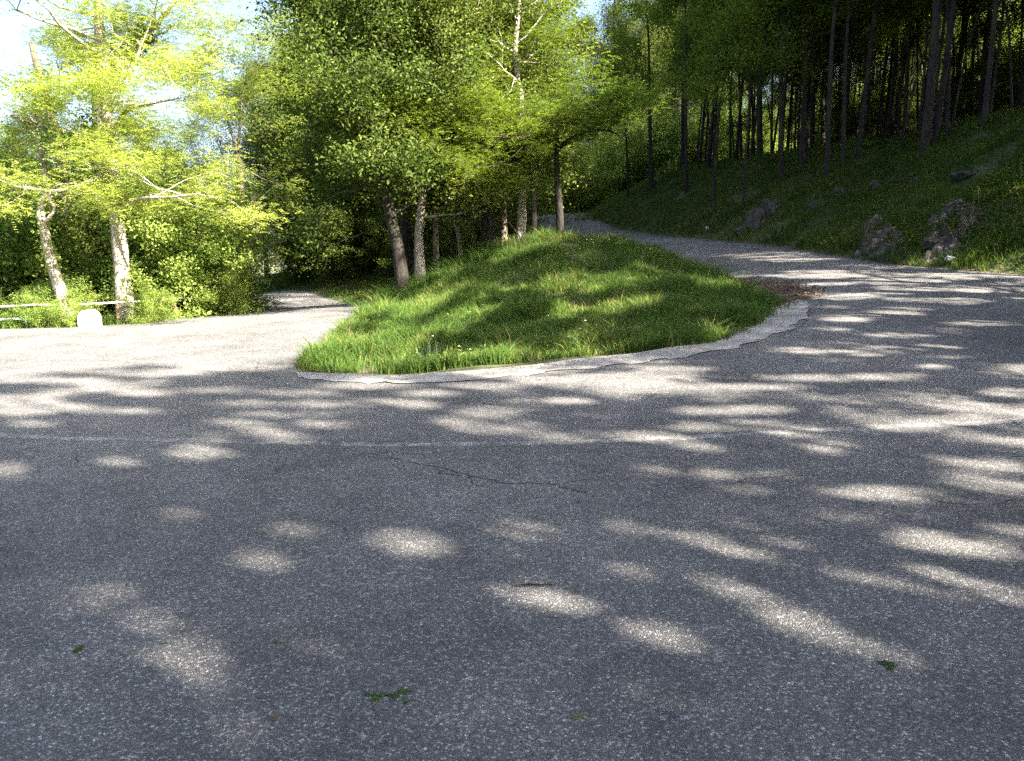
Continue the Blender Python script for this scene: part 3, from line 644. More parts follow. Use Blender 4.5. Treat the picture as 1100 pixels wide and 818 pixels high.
in_hill = lambda x, y: S1(HILL, x, y) > 5.0 and all((x - a) ** 2 + (y - b) ** 2 > 1.4 for a, b in hp) and not (y < 13 and x < y * .66 + 2) and off_beam(x, y, [(3, 44), (4, 37), (2.5, 50)], 1.0) and S1(HILL, x, y) < 20
def hl(u, y, x): return "slender dark tree in the hillside forest high above the bank" if u > 850 else "slender dark tree in the hillside forest above the far bend"
scatter(SLIM, 84, (5, 40, 20, 56), 1.1, 401, hl, "trees of the hillside forest", "slender_tree", .8, 1.15, in_hill)
scatter(SLIM, 24, (10, 34, 13, 36), 1.2, 402, hl, "trees of the hillside forest", "slender_tree", .85, 1.15, lambda x, y: in_hill(x, y) and S1(HILL, x, y) > 6.5)
back_hill = lambda x, y: 30 < S1(HILL, x, y) < 50 and y > x * .9
scatter(OLIVE, 26, (18, 75, 35, 100), 3.2, 403, "leafy tree at the back of the hillside forest", "leafy trees at the back of the hillside", "broadleaf_tree", .6, 1., back_hill)
scatter(BROAD + OLIVE * 2, 9, (9, 40, 34, 60), 2.4, 404, "young leafy tree under the tall ones on the upper hillside", "young trees of the upper hillside", "young_tree", .38, .6, lambda x, y: in_hill(x, y) and S1(HILL, x, y) > 9)
scatter(POLE, 105, (7, 36, 17, 46), .8, 408, lambda u, y, x: "thin dark pole-like tree among the thicker trunks of the hillside forest", "thin poles of the hillside forest", "thin_tree", .85, 1.15, lambda x, y: in_hill(x, y) and S1(HILL, x, y) < 17)
scatter(SLOW, 8, (9, 40, 20, 50), 2., 405, hl, "trees of the hillside forest", "slender_tree", .85, 1.1, lambda x, y: in_hill(x, y) and S1(HILL, x, y) > 6)
lit_hill = lambda x, y: 20.5 < S1(HILL, x, y) < 31 and y > x * .85
scatter(BUSH, 90, (20, 62, 26, 82), 1.7, 407, "yellow-green thicket behind the trunks of the hillside forest", "thickets behind the hillside forest", "shrub", 1.3, 2.1, lit_hill, "shrub")
scatter(BUSH, 26, (-3, 22, 60, 72), 1.5, 409, "bright thicket closing the view beyond the far bend of the upper road", "thickets beyond the far bend", "shrub", 1.1, 1.8, lambda x, y: True, "shrub")
scatter(BROAD + OLIVE, 14, (0, 20, 68, 84), 3, 410, "tree at the far bend of the upper road", "trees beyond the far bend", "broadleaf_tree", .8, 1.1, lambda x, y: True)
scatter(UNDER, 14, (14, 44, 26, 56), 2.2, 406, "dark shrub between the trunks of the hillside forest", "shrubs of the hillside forest", "shrub", .5, .9, lambda x, y: in_hill(x, y) and S1(HILL, x, y) > 10, "shrub")
# off frame, upslope and behind: they throw the dappled shade
shade = [(15.5, 11.5, 1, 1.1), (18, 8, 0, 1.1), (16, 5.5, 2, 1), (16.5, 2.0, 0, .8), (15, -1.5, 1, .85), (13, -4, 0, .95), (10, -7, 2, 1.1), (14.5, -7, 1, 1.1), (14.8, 3.2, 2, .9), (18.8, 1.2, 1, 1.), (13, -5.8, 1, .95), (18, -5, 0, 1), (7, -9, 1, 1.1), (3, -10, 0, 1.1),
         (11, -11, 2, 1.1), (22, 5, 0, 1.1), (-2, -12, 2, 1.1), (8.2, -4.6, 0, .8), (4.6, -5.6, 1, .85), (16.5, -9.5, 2, 1.1), (21, -8, 0, 1.1), (17.5, 15, 2, 1.0), (20.5, 12, 1, 1.), (24, 8, 0, 1.1), (13.2, 7.5, 1, .75), (12.5, -8.5, 1, 1.1), (17.2, 8.5, 2, 1), (19.5, 4.5, 1, .9),
         (.5, -8.5, 1, 1), (11.2, -2.6, 1, .75), (15, -13, 0, 1.1), (20, -12, 1, 1.1), (6, -13, 2, 1.2)]
# gaps cut in these unseen crowns so sun reaches chosen ground spots (centre u, v; half width, half height; tilt)
FLECKS = [(297, 578, 32, 10, 0), (420, 590, 64, 14, 3), (545, 579, 30, 10, 3), (100, 655, 42, 13, -5), (145, 677, 22, 11, 0), (197, 722, 44, 24, 0), (215, 752, 34, 10, 5), (320, 700, 46, 20, 10), (270, 612, 24, 9, 0), (190, 560, 30, 8, 0), (205, 492, 42, 9, -3),
 (120, 503, 22, 5, 0), (560, 652, 52, 12, 15), (240, 796, 32, 14, 0), (3, 512, 16, 11, 0), (725, 587, 34, 8, 8), (778, 603, 24, 8, 0), (660, 575, 24, 9, 0), (655, 620, 20, 8, 10), (810, 668, 112, 20, 24), (905, 706, 32, 12, 25), (690, 690, 44, 10, 15), (835, 625, 36, 6, 20),
 (950, 648, 84, 13, 18), (1015, 638, 84, 11, 15), (1010, 597, 76, 12, 8), (1065, 583, 45, 14, 5), (925, 537, 56, 10, 0), (1040, 530, 62, 10, 8), (1045, 508, 40, 5, 3), (750, 518, 26, 6, 0), (735, 490, 26, 7, 0), (785, 534, 22, 5, 0), (515, 450, 34, 7, 0), (520, 467, 52, 7, 0),
 (490, 458, 30, 6, 0), (600, 476, 40, 6, 0), (682, 477, 46, 6, 0), (765, 464, 60, 5, -3), (760, 448, 56, 5, 0), (600, 437, 26, 4, 0), (790, 422, 62, 4, 0), (870, 412, 62, 4, 0), (940, 411, 42, 5, 0), (960, 464, 46, 6, -3), (1012, 458, 46, 6, -3), (1072, 428, 32, 5, 0),
 (840, 470, 42, 5, 0), (800, 446, 40, 4, 0), (1095, 400, 30, 4, 0), (900, 346, 32, 5, 0), (880, 300, 62, 3, 0), (955, 306, 60, 3.5, 0), (1000, 299, 50, 2.5, 0), (905, 323, 42, 4, 0), (960, 317, 45, 3, 0), (1010, 327, 48, 3, 0), (940, 341, 52, 3, 0), (1065, 315, 42, 3, 0), (1040, 352, 34, 3, 0),
 (985, 378, 45, 3, 0), (860, 382, 45, 3, 0), (840, 282, 42, 2.5, 0), (790, 270, 36, 2, 0), (20, 437, 42, 5, 0), (25, 448, 36, 4, 0), (150, 428, 32, 4, 0), (75, 443, 30, 4, 0), (120, 447, 56, 4, 0), (30, 461, 22, 5, 0), (250, 425, 60, 4, 0), (320, 428, 50, 4, 0), (262, 440, 42, 4, 0),
 (300, 451, 62, 4, 0), (250, 461, 36, 4, 5), (288, 473, 38, 8, 10), (345, 462, 42, 5, 0), (60, 414, 62, 4, 0), (150, 405, 72, 4, 0), (255, 400, 62, 4, 0), (380, 420, 52, 4, 0), (450, 428, 36, 4, 0), (400, 438, 32, 3, 0), (505, 420, 42, 3, 0), (200, 393, 90, 4, 0), (80, 397, 75, 4, 0),
 (335, 440, 42, 4, 0), (435, 443, 26, 3, 0), (640, 410, 50, 3, 0), (720, 402, 40, 3, 0), (760, 308, 42, 8, 15), (615, 310, 62, 11, -5), (660, 335, 34, 9, 0), (750, 362, 20, 7, 0), (600, 337, 22, 10, 0), (480, 350, 48, 13, -25), (400, 378, 50, 22, 0), (540, 283, 60, 8, -15), (660, 300, 42, 7, 0),
 (440, 335, 40, 12, -25), (500, 388, 52, 8, 0), (620, 365, 26, 8, 0), (570, 262, 40, 6, 0), (700, 285, 30, 5, 0), (1060, 215, 22, 12, 0), (720, 238, 30, 6, 20), (850, 215, 50, 6, -30)]
SHR = np.random.default_rng(3)
_fr = np.random.default_rng(77); FL = []
for (a, b, ra, rb, th) in FLECKS:
    if b > 480:
        t_ = math.radians(th); FL.append((a, b, ra * .74, rb * .7, th, 1.))
        for k in range(5):
            q_, w_ = _fr.uniform(0, 6.28), _fr.uniform(.55, 1.05); x_, y_ = ra * w_ * math.cos(q_), rb * w_ * math.sin(q_)
            FL.append((a + x_ * math.cos(t_) - y_ * math.sin(t_), b + x_ * math.sin(t_) + y_ * math.cos(t_), ra * _fr.uniform(.16, .36), rb * _fr.uniform(.25, .45), th + _fr.uniform(-8, 8), .9))
    else: FL.append((a, b, ra, rb * .9, th, .97))
for k in range(150):
    v_ = 395 + 420 * _fr.random() ** 1.3; sc2 = (v_ - 265) / 300; FL.append((_fr.uniform(-20, 1120), v_, _fr.uniform(10, 26) * sc2 + 6, _fr.uniform(2.5, 6) * sc2 + .6, _fr.uniform(0, 16), _fr.uniform(.55, .85)))
for k in range(30): FL.append((_fr.uniform(860, 1110), _fr.uniform(288, 400), _fr.uniform(14, 34), _fr.uniform(1., 2.2), 0, .9))
for k in range(46):
    u_ = _fr.uniform(640, 1100); FL.append((u_, 255 - (u_ - 640) * .22 + _fr.uniform(-45, 25), _fr.uniform(12, 34), _fr.uniform(2, 5), -32, .9))
def carved(crown, loc, rz, sz):
    me = crown; n = len(me.vertices); co = np.empty(n * 3, np.float32); me.vertices.foreach_get("co", co); co = co.reshape(-1, 4, 3)
    ti = np.empty(n, np.float32); me.attributes["tint"].data.foreach_get("value", ti); ti = ti.reshape(-1, 4)
    c = co.mean(1) * sz; cr, sr = math.cos(rz), math.sin(rz)
    p = np.column_stack([c[:, 0] * cr - c[:, 1] * sr, c[:, 0] * sr + c[:, 1] * cr, c[:, 2]]) + np.array(loc); S = np.array(sd)
    z = np.zeros(len(p)); keep_all = len(p)
    for it in range(3):
        q = p - S * ((p[:, 2] - z) / S[2])[:, None]; z = base(q[:, 0], q[:, 1]) if it == 0 else H(q[:, 0], q[:, 1])
    d = q - EYE; cp, sp_ = math.cos(PITCH), math.sin(PITCH); f = d[:, 1] * cp - d[:, 2] * sp_; up = d[:, 1] * sp_ + d[:, 2] * cp
    f = np.where(f > .5, f, 1e9); u = CX + F * d[:, 0] / f; v = CY - F * up / f; ok = (f < 1e8)
    cut = np.zeros(len(p), bool); mpx = F / f      # a little wider than the spot: room for the half shade
    hold = SHR.random(len(p)); full = cut; sel = np.where(ok & (u > -90) & (u < 1190) & (v > 120) & (v < 870))[0]; u, v, mpx, hold, cut = u[sel], v[sel], mpx[sel], hold[sel], cut[sel]
    jit = SHR.normal(0, .12, len(u))
    for (a, b, ra, rb, th, pr0) in FL:
        t_ = math.radians(th); du, dv = u - a, v - b; e = .02 * mpx
        cut |= (hold < pr0) & (((du * math.cos(t_) + dv * math.sin(t_)) / (ra + e)) ** 2 + ((-du * math.sin(t_) + dv * math.cos(t_)) / (rb + e * .45)) ** 2 < 1 + .45 * np.sin(u * 190. / ra * .05 + 2 * a) * np.sin(v * 60. / rb * .06 + b) + jit)
    cut |= (u < 372 + 8 * np.sin(v)) & (v < 386 + 3 * np.sin(u * .06) + 2 * np.sin(u * .023 + 1)) & (v > 300)
    full[sel] = cut; k = ~full; m = int(k.sum())
    return np_mesh("crown", co[k].reshape(-1, 3), np.arange(m * 4).reshape(-1, 4), None, list(me.materials), False, {"tint": ti[k].ravel()})
for x, y, k, sz in shade:
    rz_ = SHR.uniform(0, 6.28); pr_ = (SHADE[k][0], carved(SHADE[k][1], (x, y, Hs(x, y)), rz_, sz))
    place(pr_, (x, y), s=sz, rz=rz_, label="leafy tree on the bank outside the picture, right of and behind the viewer, crown cut open for sun flecks", group="shade trees on the outer bank")
for x, y, k, sz in []:
    place(SHADE[k], (x, y), s=sz, rz=SHR.uniform(0, 6.28), label="leafy tree on the bank outside the picture, right of and behind the viewer, crown cut open for sun flecks", group="shade trees on the outer bank")

# ------------------------------------------------------------------ grass
def blades(name, pts, hmin, hmax, wid, mat, rng, lean=.45, tint=None, seg2=True):
    n = len(pts); x, y = pts[:, 0], pts[:, 1]; z = H(x, y); cl = .5 + .5 * np.clip(1.5 * fbm(x, y, 2.6, 31), -1, 1.2)
    h = (hmin + (hmax - hmin) * rng.beta(2, 2.5, n)) * (.42 + .95 * cl); a = rng.uniform(0, 6.283, n); ld = rng.uniform(0, 6.283, n)
    l = h * rng.uniform(.1, lean * 2, n)
    w = wid * rng.uniform(.6, 1.3, n) / 2; wx, wy = np.cos(a) * w, np.sin(a) * w; lx, ly = np.cos(ld) * l, np.sin(ld) * l
    B = np.stack([x, y, z - .02], 1)
    v0 = B + np.stack([-wx, -wy, 0 * w], 1); v1 = B + np.stack([wx, wy, 0 * w], 1)
    v2 = B + np.stack([wx * .8 + lx * .35, wy * .8 + ly * .35, h * .62], 1); v3 = B + np.stack([-wx * .8 + lx * .35, -wy * .8 + ly * .35, h * .62], 1)
    v4 = B + np.stack([lx, ly, h * .96], 1)
    V = np.stack([v0, v1, v2, v3, v4], 1).reshape(-1, 3); k = np.arange(n)[:, None] * 5
    t = np.clip((.3 + .27 * fbm(x, y, 1.3, 33) if tint is None else tint) + rng.normal(0, .14, n), 0, 1)
    dry = rng.random(n) < .04 + .12 * (fbm(x, y, 1.1, 35) > .5); t = np.where(dry, .95, t)
    return np_mesh(name, V, k + np.array([0, 1, 2, 3]), k + np.array([3, 2, 4]), [mat], False, {"tint": np.repeat(t, 5)})
def sample(n, reg, cond, rng):
    out = []; tot = 0
    while tot < n:
        q = np.column_stack([rng.uniform(reg[0], reg[1], n), rng.uniform(reg[2], reg[3], n)]); q = q[cond(q[:, 0], q[:, 1])]
        out.append(q); tot += len(q)
    return np.concatenate(out)[:n]
rg = np.random.default_rng(500)
pm = sample(210000, (-6, 5.5, 10.5, 27), lambda x, y: (sdf(x, y, MOUND) > -.05 - .16 * rg.random(len(x)) ** 3 * (1 + fbm(x, y, 4., 62))) & (fbm(x, y, 3.1, 37) + .5 * fbm(x, y, .8, 38) < rg.uniform(.5, 1.1, len(x))) & (rg.random(len(x)) < (12 / np.maximum(y, 12)) ** 1.3), rg)
tag(link("grass", blades("mound_grass", pm, .09, .27, .011, M['grass'], rg)), "long bright green grass covering the mound between the roads", "grass", kind="stuff")
cc_ = sample(330, (-5.5, 5.5, 10.6, 25), lambda x, y: sdf(x, y, MOUND) > .05, rg); pk = np.repeat(cc_, 70, 0) + rg.normal(0, .085, (330 * 70, 2)); pk = pk[sdf(pk[:, 0], pk[:, 1], MOUND) > -.1]
tag(link("grass_tufts", blades("grass_tufts", pk, .22, .4, .012, M['grass'], rg, .75, tint=np.clip(.15 + .5 * fbm(pk[:, 0], pk[:, 1], 5., 61), 0, .8))), "coarse taller tufts standing out of the mound grass", "grass", kind="stuff")
ps = sample(600, (-5, 5.5, 11, 25), lambda x, y: (sdf(x, y, MOUND) > .1) & (fbm(x, y, .9, 39) > 0), rg)
tag(link("grass_stalks", blades("grass_stalks", ps, .3, .5, .006, M['litter'], rg, .3, tint=1.)), "thin dry seed stalks standing above the mound grass", "dry stalks", kind="stuff")
pb = sample(190000, (3, 26, 12, 62), lambda x, y: (sdf(x, y, HILL) > -.02) & (sdf(x, y, HILL) < 13) & (x < y * .72 + 1) & (rg.random(len(x)) < (16 / np.maximum(y, 16)) ** 1.3), rg)
tag(link("grass", blades("bank_grass", pb, .1, .34, .017, M['bankgrass'], rg, .6)), "dark grass on the steep bank above the upper road", "grass", kind="stuff")
pl = sample(40000, (-20, -6.5, 17, 40), lambda x, y: (sdf(x, y, LEFT) > -.02) & (sdf(x, y, LEFT) < 4), rg)
tag(link("grass", blades("verge_grass", pl, .08, .26, .016, M['grass'], rg)), "bright roadside grass along the fence and verge on the left", "grass", kind="stuff")
ph = sample(40000, (-16, 2.5, 24, 56), lambda x, y: (sdf(x, y, MOUND) > 0) & (sdf(x, y, MOUND) < 6), rg)
tag(link("grass", blades("wood_grass", ph, .08, .3, .022, M['bankgrass'], rg)), "dark grass under the trees between the two roads", "grass", kind="stuff")
# broad leaved ground cover
def cover(name, pts, h, size, mat, rng, lb):
    z = H(pts[:, 0], pts[:, 1]); C = np.column_stack([pts, z + rng.beta(1.5, 2, len(pts)) * h * (.4 + .6 * np.clip(.5 + .6 * fbm(pts[:, 0], pts[:, 1], 1.1, 44), 0, 1.3))])
    tag(link("ground_cover", leaf_mesh(name, C, size, mat, rng, .6, .6)), lb, "ground cover", kind="stuff")
pc = sample(90000, (5, 26, 13, 50), lambda x, y: (sdf(x, y, HILL) > .15) & (sdf(x, y, HILL) < 11) & (x < y * .72 + 1) & (fbm(x, y, .8, 45) > -.1) & (rg.random(len(x)) < (16 / np.maximum(y, 16)) ** 1.2), rg)
cover("bank_cover", pc, .42, .075, M['bankgrass'], rg, "dark leafy weeds spread over the bank")
pc = sample(5000, (-6, 5, 10.5, 26), lambda x, y: (sdf(x, y, MOUND) > .1) & (fbm(x, y, 1.7, 46) > .55), rg)
cover("mound_cover", pc, .2, .05, M['bush'], rg, "leafy weeds in patches among the mound grass")
pc = sample(26000, (-16, 1, 26, 54), lambda x, y: (sdf(x, y, MOUND) > .3) & (sdf(x, y, MOUND) < 8), rg)
cover("wood_cover", pc, .5, .11, M['broad'], rg, "low leafy undergrowth under the trees between the roads")
pc = sample(16000, (-22, -7, 19, 32), lambda x, y: (sdf(x, y, LEFT) > .5) & (sdf(x, y, LEFT) < 5), rg)
cover("fence_cover", pc, .5, .08, M['bush'], rg, "bright leafy weeds at the foot of the fence")

# ------------------------------------------------------------------ rocks
def rock_mesh(seed, sx, sy, sz, mat, sub=4, rough=.6):
    import bmesh
    bm = bmesh.new(); bmesh.ops.create_icosphere(bm, subdivisions=sub, radius=1); V = np.array([v.co[:] for v in bm.verts]); Ff = [[v.index for v in f.verts] for f in bm.faces]; bm.free()
    r = np.random.default_rng(seed)
    for k in range(22):   # planar cuts give facets
        n = unit(r.normal(0, 1, 3)); d = r.uniform(.5, .9); s = V @ n; V = np.where((s > d)[:, None], V - n * (s - d)[:, None] * .9, V)
    nn = fbm(V[:, 0] * 2.5 + seed, V[:, 1] * 2.5 + V[:, 2] * 2.1, 2.4, seed, 4); V = V * (1 + rough * .4 * nn[:, None])
    return np_mesh("rock", V * np.array([sx, sy, sz]), None, Ff, [mat], False)
def rock_at(u, v, sx, sy, sz, label, mat='rock', rz=0., sink=.3, seed=1, tilt=0., name="rock", group="rocks on the bank"):
    p = hit(u, v); o = link(name, rock_mesh(seed, sx, sy, sz, M[mat]), loc=(p[0], p[1], Hs(p[0], p[1]) + sz * (1 - 2 * sink))); o.rotation_euler = (tilt, tilt * .5, rz)
    return tag(o, label, "rock", group)
rock_at(812, 246, .28, .5, .55, "slanted grey rock slab low on the bank by the upper road", seed=3, tilt=.35, rz=.4)
rock_at(796, 253, .3, .3, .25, "grey rock at the road edge left of the slanted slab", seed=4)
rock_at(826, 232, .3, .35, .4, "upper grey rock above the slanted slab", seed=5, rz=1.)
rock_at(1034, 192, .45, .3, .17, "flat grey boulder high on the right bank above the rubble", seed=6)
rock_at(938, 208, .3, .22, .3, "grey boulder left of the middle of the bank", seed=7)
rock_at(955, 197, .12, .1, .1, "small pale stone above the grey boulder", seed=8)
rock_at(972, 197, .13, .1, .1, "small pale stone midway to the flat boulder", seed=9)
rock_at(985, 196, .14, .12, .11, "small pale stone nearest the flat boulder on its left", seed=10)
rock_at(902, 212, .22, .2, .2, "mossy grey rock in the middle of the bank", seed=12)
rock_at(873, 228, .25, .2, .2, "grey rock half hidden in weeds above the upper road", seed=13)
rock_at(1022, 283, .15, .12, .1, "pale stone at the bank foot beside the road", 'stone_white', seed=14, sink=.2)
rock_at(1070, 267, .12, .08, .07, "pale flat stone on the grassy bank foot at right", 'stone_white', seed=15, sink=.2)
rock_at(1000, 267, .3, .2, .22, "white rock block at the foot of the rubble face", 'rock', seed=16)
rock_at(760, 247, .1, .08, .06, "tiny pale stone at the bank foot of the upper road", 'stone_white', seed=17, sink=.2)
rock_at(508, 363, .14, .08, .06, "flat tan stone in the grass on the mound front", 'rock', seed=18, sink=.1, group="stones on the mound")
rock_at(612, 280, .2, .1, .05, "flat grey stone in the grass near the mound crest", 'rock', seed=19, sink=.1, group="stones on the mound")
def outcrop(poly_px, seed, label, amp=.38):
    P = [hit(u, v)[:2] for u, v in poly_px]; A = np.array(P); st = .045
    GX, GY = np.meshgrid(np.arange(A[:, 0].min() - .2, A[:, 0].max() + .2, st), np.arange(A[:, 1].min() - .2, A[:, 1].max() + .2, st)); sh = GX.shape
    x, y = GX.ravel(), GY.ravel(); d = sdf(x, y, P); r = np.random.default_rng(seed)
    S = np.column_stack([r.uniform(x.min(), x.max(), 150), r.uniform(y.min(), y.max(), 150)]); hh = r.uniform(.2, 1, 150); tl = r.normal(0, .7, (150, 2))
    D = (x[:, None] - S[:, 0]) ** 2 + (y[:, None] - S[:, 1]) ** 2; k = D.argmin(1); D.sort(1); e = np.sqrt(D[:, 1]) - np.sqrt(D[:, 0])
    b = hh[k] * amp + tl[k, 0] * (x - S[k, 0]) * .5 + tl[k, 1] * (y - S[k, 1]) * .5 - .14 * np.exp(-e / .03)
    z = H(x, y) + np.where(d > 0, b * np.clip(d / .35, 0, 1) - .05 + .05 * fbm(x, y, 9, seed), 0) - .12 * np.clip(1 - d / .12, 0, 3)
    i = np.arange(sh[0] - 1)[:, None] * sh[1] + np.arange(sh[1] - 1)[None]; Q = np.stack([i, i + 1, i + sh[1] + 1, i + sh[1]], -1).reshape(-1, 4)
    Q = Q[(d[Q] > -.15).all(1)]
    tag(link("rock_outcrop", np_mesh("outcrop", np.column_stack([x, y, z]), Q, None, [M['rubble']])), label, "rock outcrop", "bare rock faces on the bank")
outcrop([(912, 279), (920, 248), (950, 232), (980, 246), (990, 286), (950, 285)], 71, "left bare brown rock face at the bank foot")
outcrop([(984, 286), (986, 244), (1008, 226), (1042, 216), (1064, 228), (1048, 258), (1016, 284)], 72, "right bare brown rock face climbing to the right on the bank")

# ------------------------------------------------------------------ fence, white stone
fz = lambda u, h, dv=0: None
def fence_pt(u, v): p = hit(u, v); return np.array([p[0], p[1] + .35, Hs(p[0], p[1] + .35)])
fe = empty("roadside_fence", tuple(fence_pt(60, 352))); org = np.array(fe.location)
tag(fe, "low fence of one pale rail on short posts behind the white stone and thick trunk", "fence")
fp = [fence_pt(u, v) for u, v in ((-90, 357), (-30, 355), (30, 354), (120, 350), (183, 346), (234, 340))]
for q in fp:
    tb = Tubes(); tb.add([q - org + np.array([0, 0, -.2]), q - org + np.array([0, 0, .4]), q - org + np.array([0, 0, .6])], [.045, .045, .04], 8, .04); link("post", tb.mesh("post", M['post']), fe)
tb = Tubes(); rl = []
for a, b in zip(fp[:-1], fp[1:]):
    for k in range(6): q = a + (b - a) * k / 6; rl.append(q - org + np.array([0, -.05, .54 - .02 * math.sin(k / 6 * math.pi)]))
rl.append(fp[-1] - org + np.array([0, -.05, .5])); tb.add(rl, [.026] * len(rl), 6); link("rail", tb.mesh("rail", M['rail']), fe)
q0, q1 = fp[0], fence_pt(24, 354); pr = empty("pipe_rail", tuple(q1)); tag(pr, "short low pale blue pipe rail under the left end of the fence", "rail")
tb = Tubes(); tb.add([q0 - q1 + np.array([0, -.16, .2]), (q0 - q1) / 2 + np.array([0, -.16, .22]), np.array([0, -.16, .22])], [.03] * 3, 8); link("pipe", tb.mesh("pipe", M['bluerail']), pr)
tb = Tubes(); tb.add([np.array([0, -.16, -.1]), np.array([0, -.16, .1]), np.array([0, -.16, .26])], [.028] * 3, 8); link("post", tb.mesh("post", M['bluerail']), pr)
p = hit(97, 351); import bmesh
bm = bmesh.new(); prf = []
wd, ht, dp = .21, .42, .16
for k in range(17): a = math.pi * k / 16; prf.append((math.cos(a) * wd * (1 if k not in (0, 16) else 1), ht - .17 + math.sin(a) * .17))
prf = [(wd + .015, -.1)] + prf + [(-wd - .015, -.1)]
fr = [bm.verts.new((x, -dp, z)) for x, z in prf]; bk = [bm.verts.new((x, dp, z)) for x, z in prf]
bm.faces.new(fr); bm.faces.new(bk[::-1])
for k in range(len(prf)): j = (k + 1) % len(prf); bm.faces.new((fr[j], fr[k], bk[k], bk[j]))
bmesh.ops.bevel(bm, geom=list(bm.edges), offset=.018, segments=2, affect='EDGES'); bmesh.ops.recalc_face_normals(bm, faces=list(bm.faces))
me = bpy.data.meshes.new("kerb_stone"); bm.to_mesh(me); bm.free(); me.materials.append(M['stone_white'])
tag(link("marker_stone", me, loc=(p[0], p[1], Hs(p[0], p[1]) - .01)), "white round-topped marker stone left of the thick pale trunk", "stone")

# ------------------------------------------------------------------ small things
def leaf_thing(u, v, size, label, seed, n=1, mat='broad', flat=.85, name="fallen_leaf", cat="leaf"):
    p = hit0(u, v); r = np.random.default_rng(seed); V = []; Q = []; tt = []
    for k in range(n):
        ang = r.uniform(0, 6.28); c = np.array([r.normal(0, size * .45) if n > 1 else 0, r.normal(0, size * .35) if n > 1 else 0, .012]); a = np.array([math.cos(ang), math.sin(ang), 0]); b = np.array([-a[1], a[0], 0])
        # lobed oak-like outline as a fan
        m = 18; b0 = len(V); V.append(c + np.array([0, 0, .006]))
        for j in range(m):
            th = 2 * math.pi * j / m; rr = size * (.5 if j % 3 else .3) * (.8 + .4 * abs(math.cos(th))) * r.uniform(.85, 1.15)
            V.append(c + a * rr * math.cos(th) * 1.1 + b * rr * math.sin(th) * .62 + np.array([0, 0, r.uniform(0, .012)]))
        for j in range(m): Q.append((b0, b0 + 1 + j, b0 + 1 + (j + 1) % m))
        tt += [r.uniform(.2, .8)] * (m + 1)
    o = link(name, np_mesh("leaf", np.array(V), None, Q, [M[mat]], False, {"tint": tt}), loc=(p[0], p[1], p[2] + .002))
    return tag(o, label, cat, "fallen leaves on the asphalt")
leaf_thing(420, 752, .075, "cluster of crumpled dark green leaves on the asphalt, nearest the viewer", 1, 5, 'ivy', name="leaf_cluster")
leaf_thing(85, 702, .055, "small green leaf on the asphalt at lower left", 2)
leaf_thing(622, 776, .05, "pale green leaf on the asphalt at bottom centre", 3, 1, 'olive')
leaf_thing(958, 723, .06, "dark green leaf at the end of the long sun patch, lower right", 4, 2, 'ivy')
leaf_thing(1078, 731, .06, "dark green leaf near the right picture edge", 5, 2, 'ivy')
leaf_thing(176, 696, .03, "tiny green leaf above the lower left sun patch", 6)
p = hit0(575, 631); tb = Tubes(); tb.add([(-.1, 0, .006), (-.03, .012, .01), (.04, .004, .008), (.1, .014, .008)], [.003, .004, .004, .002], 5)
tag(link("twig", tb.mesh("twig", M['bark_dark']), loc=(p[0], p[1], p[2] + .002)), "thin dark twig lying on the asphalt in the foreground", "twig")
q = sample(420, (-9, 9, 2, 14), lambda x, y: (sdf(x, y, MOUND) < -.3) & (sdf(x, y, HILL) < -.2) & (sdf(x, y, LEFT) < -.2), rg)
C = np.column_stack([q, H(q[:, 0], q[:, 1], True) + .008 + rg.uniform(0, .006, len(q))]); tag(link("road_debris", leaf_mesh("debris", C, .03, M['litter'], rg, .9, .5)), "tiny dry leaf bits scattered over the asphalt", "debris", kind="stuff")
# dirt and dead leaves at the right tip of the island
dp_ = [hit0(u, v)[:2] for u, v in ((790, 302), (815, 303), (845, 306), (868, 312), (872, 320), (852, 324), (835, 330), (815, 330), (800, 315))]
tag(sheet("dirt_patch", [tuple(q) for q in dp_], [], .12, lambda x, y: .012 + .02 * (1 + fbm(x, y, 6, 55)) * .5 * np.clip(sdf(x, y, [tuple(q) for q in dp_]) / .2, 0, 1), M['dirt'], dens=.12), kind="structure")
q = sample(1600, (3.5, 6.5, 12.5, 20), lambda x, y: sdf(x, y, [tuple(a) for a in dp_]) > -.15 - .2 * rg.random(len(x)), rg)
C = np.column_stack([q, H(q[:, 0], q[:, 1], True) + .02 + rg.uniform(0, .05, len(q))]); tag(link("dead_leaves", leaf_mesh("litter", C, .06, M['litter'], rg, .7, .6)), "brown dead leaves piled at the right tip of the grass island", "dead leaves", kind="stuff")
# leaf litter and grit strewn along mound foot and bank foot
q = sample(700, (-5, 6, 9.5, 16), lambda x, y: (sdf(x, y, MOUND) < .02) & (sdf(x, y, MOUND) > -.16), rg)
C = np.column_stack([q, H(q[:, 0], q[:, 1], True) + .04 + rg.uniform(0, .015, len(q))]); tag(link("dead_leaves", leaf_mesh("litter2", C, .035, M['litter'], rg, .8, .6)), "specks of dry leaves along the mound foot", "dead leaves", kind="stuff")
q = sample(2200, (4, 14, 12, 45), lambda x, y: (sdf(x, y, HILL) < .05) & (sdf(x, y, HILL) > -.35), rg)
C = np.column_stack([q, H(q[:, 0], q[:, 1], True) + .012 + rg.uniform(0, .02, len(q))]); tag(link("dead_leaves", leaf_mesh("litter3", C, .05, M['litter'], rg, .8, .6)), "dry leaves in the gutter at the bank foot", "dead leaves", kind="stuff")
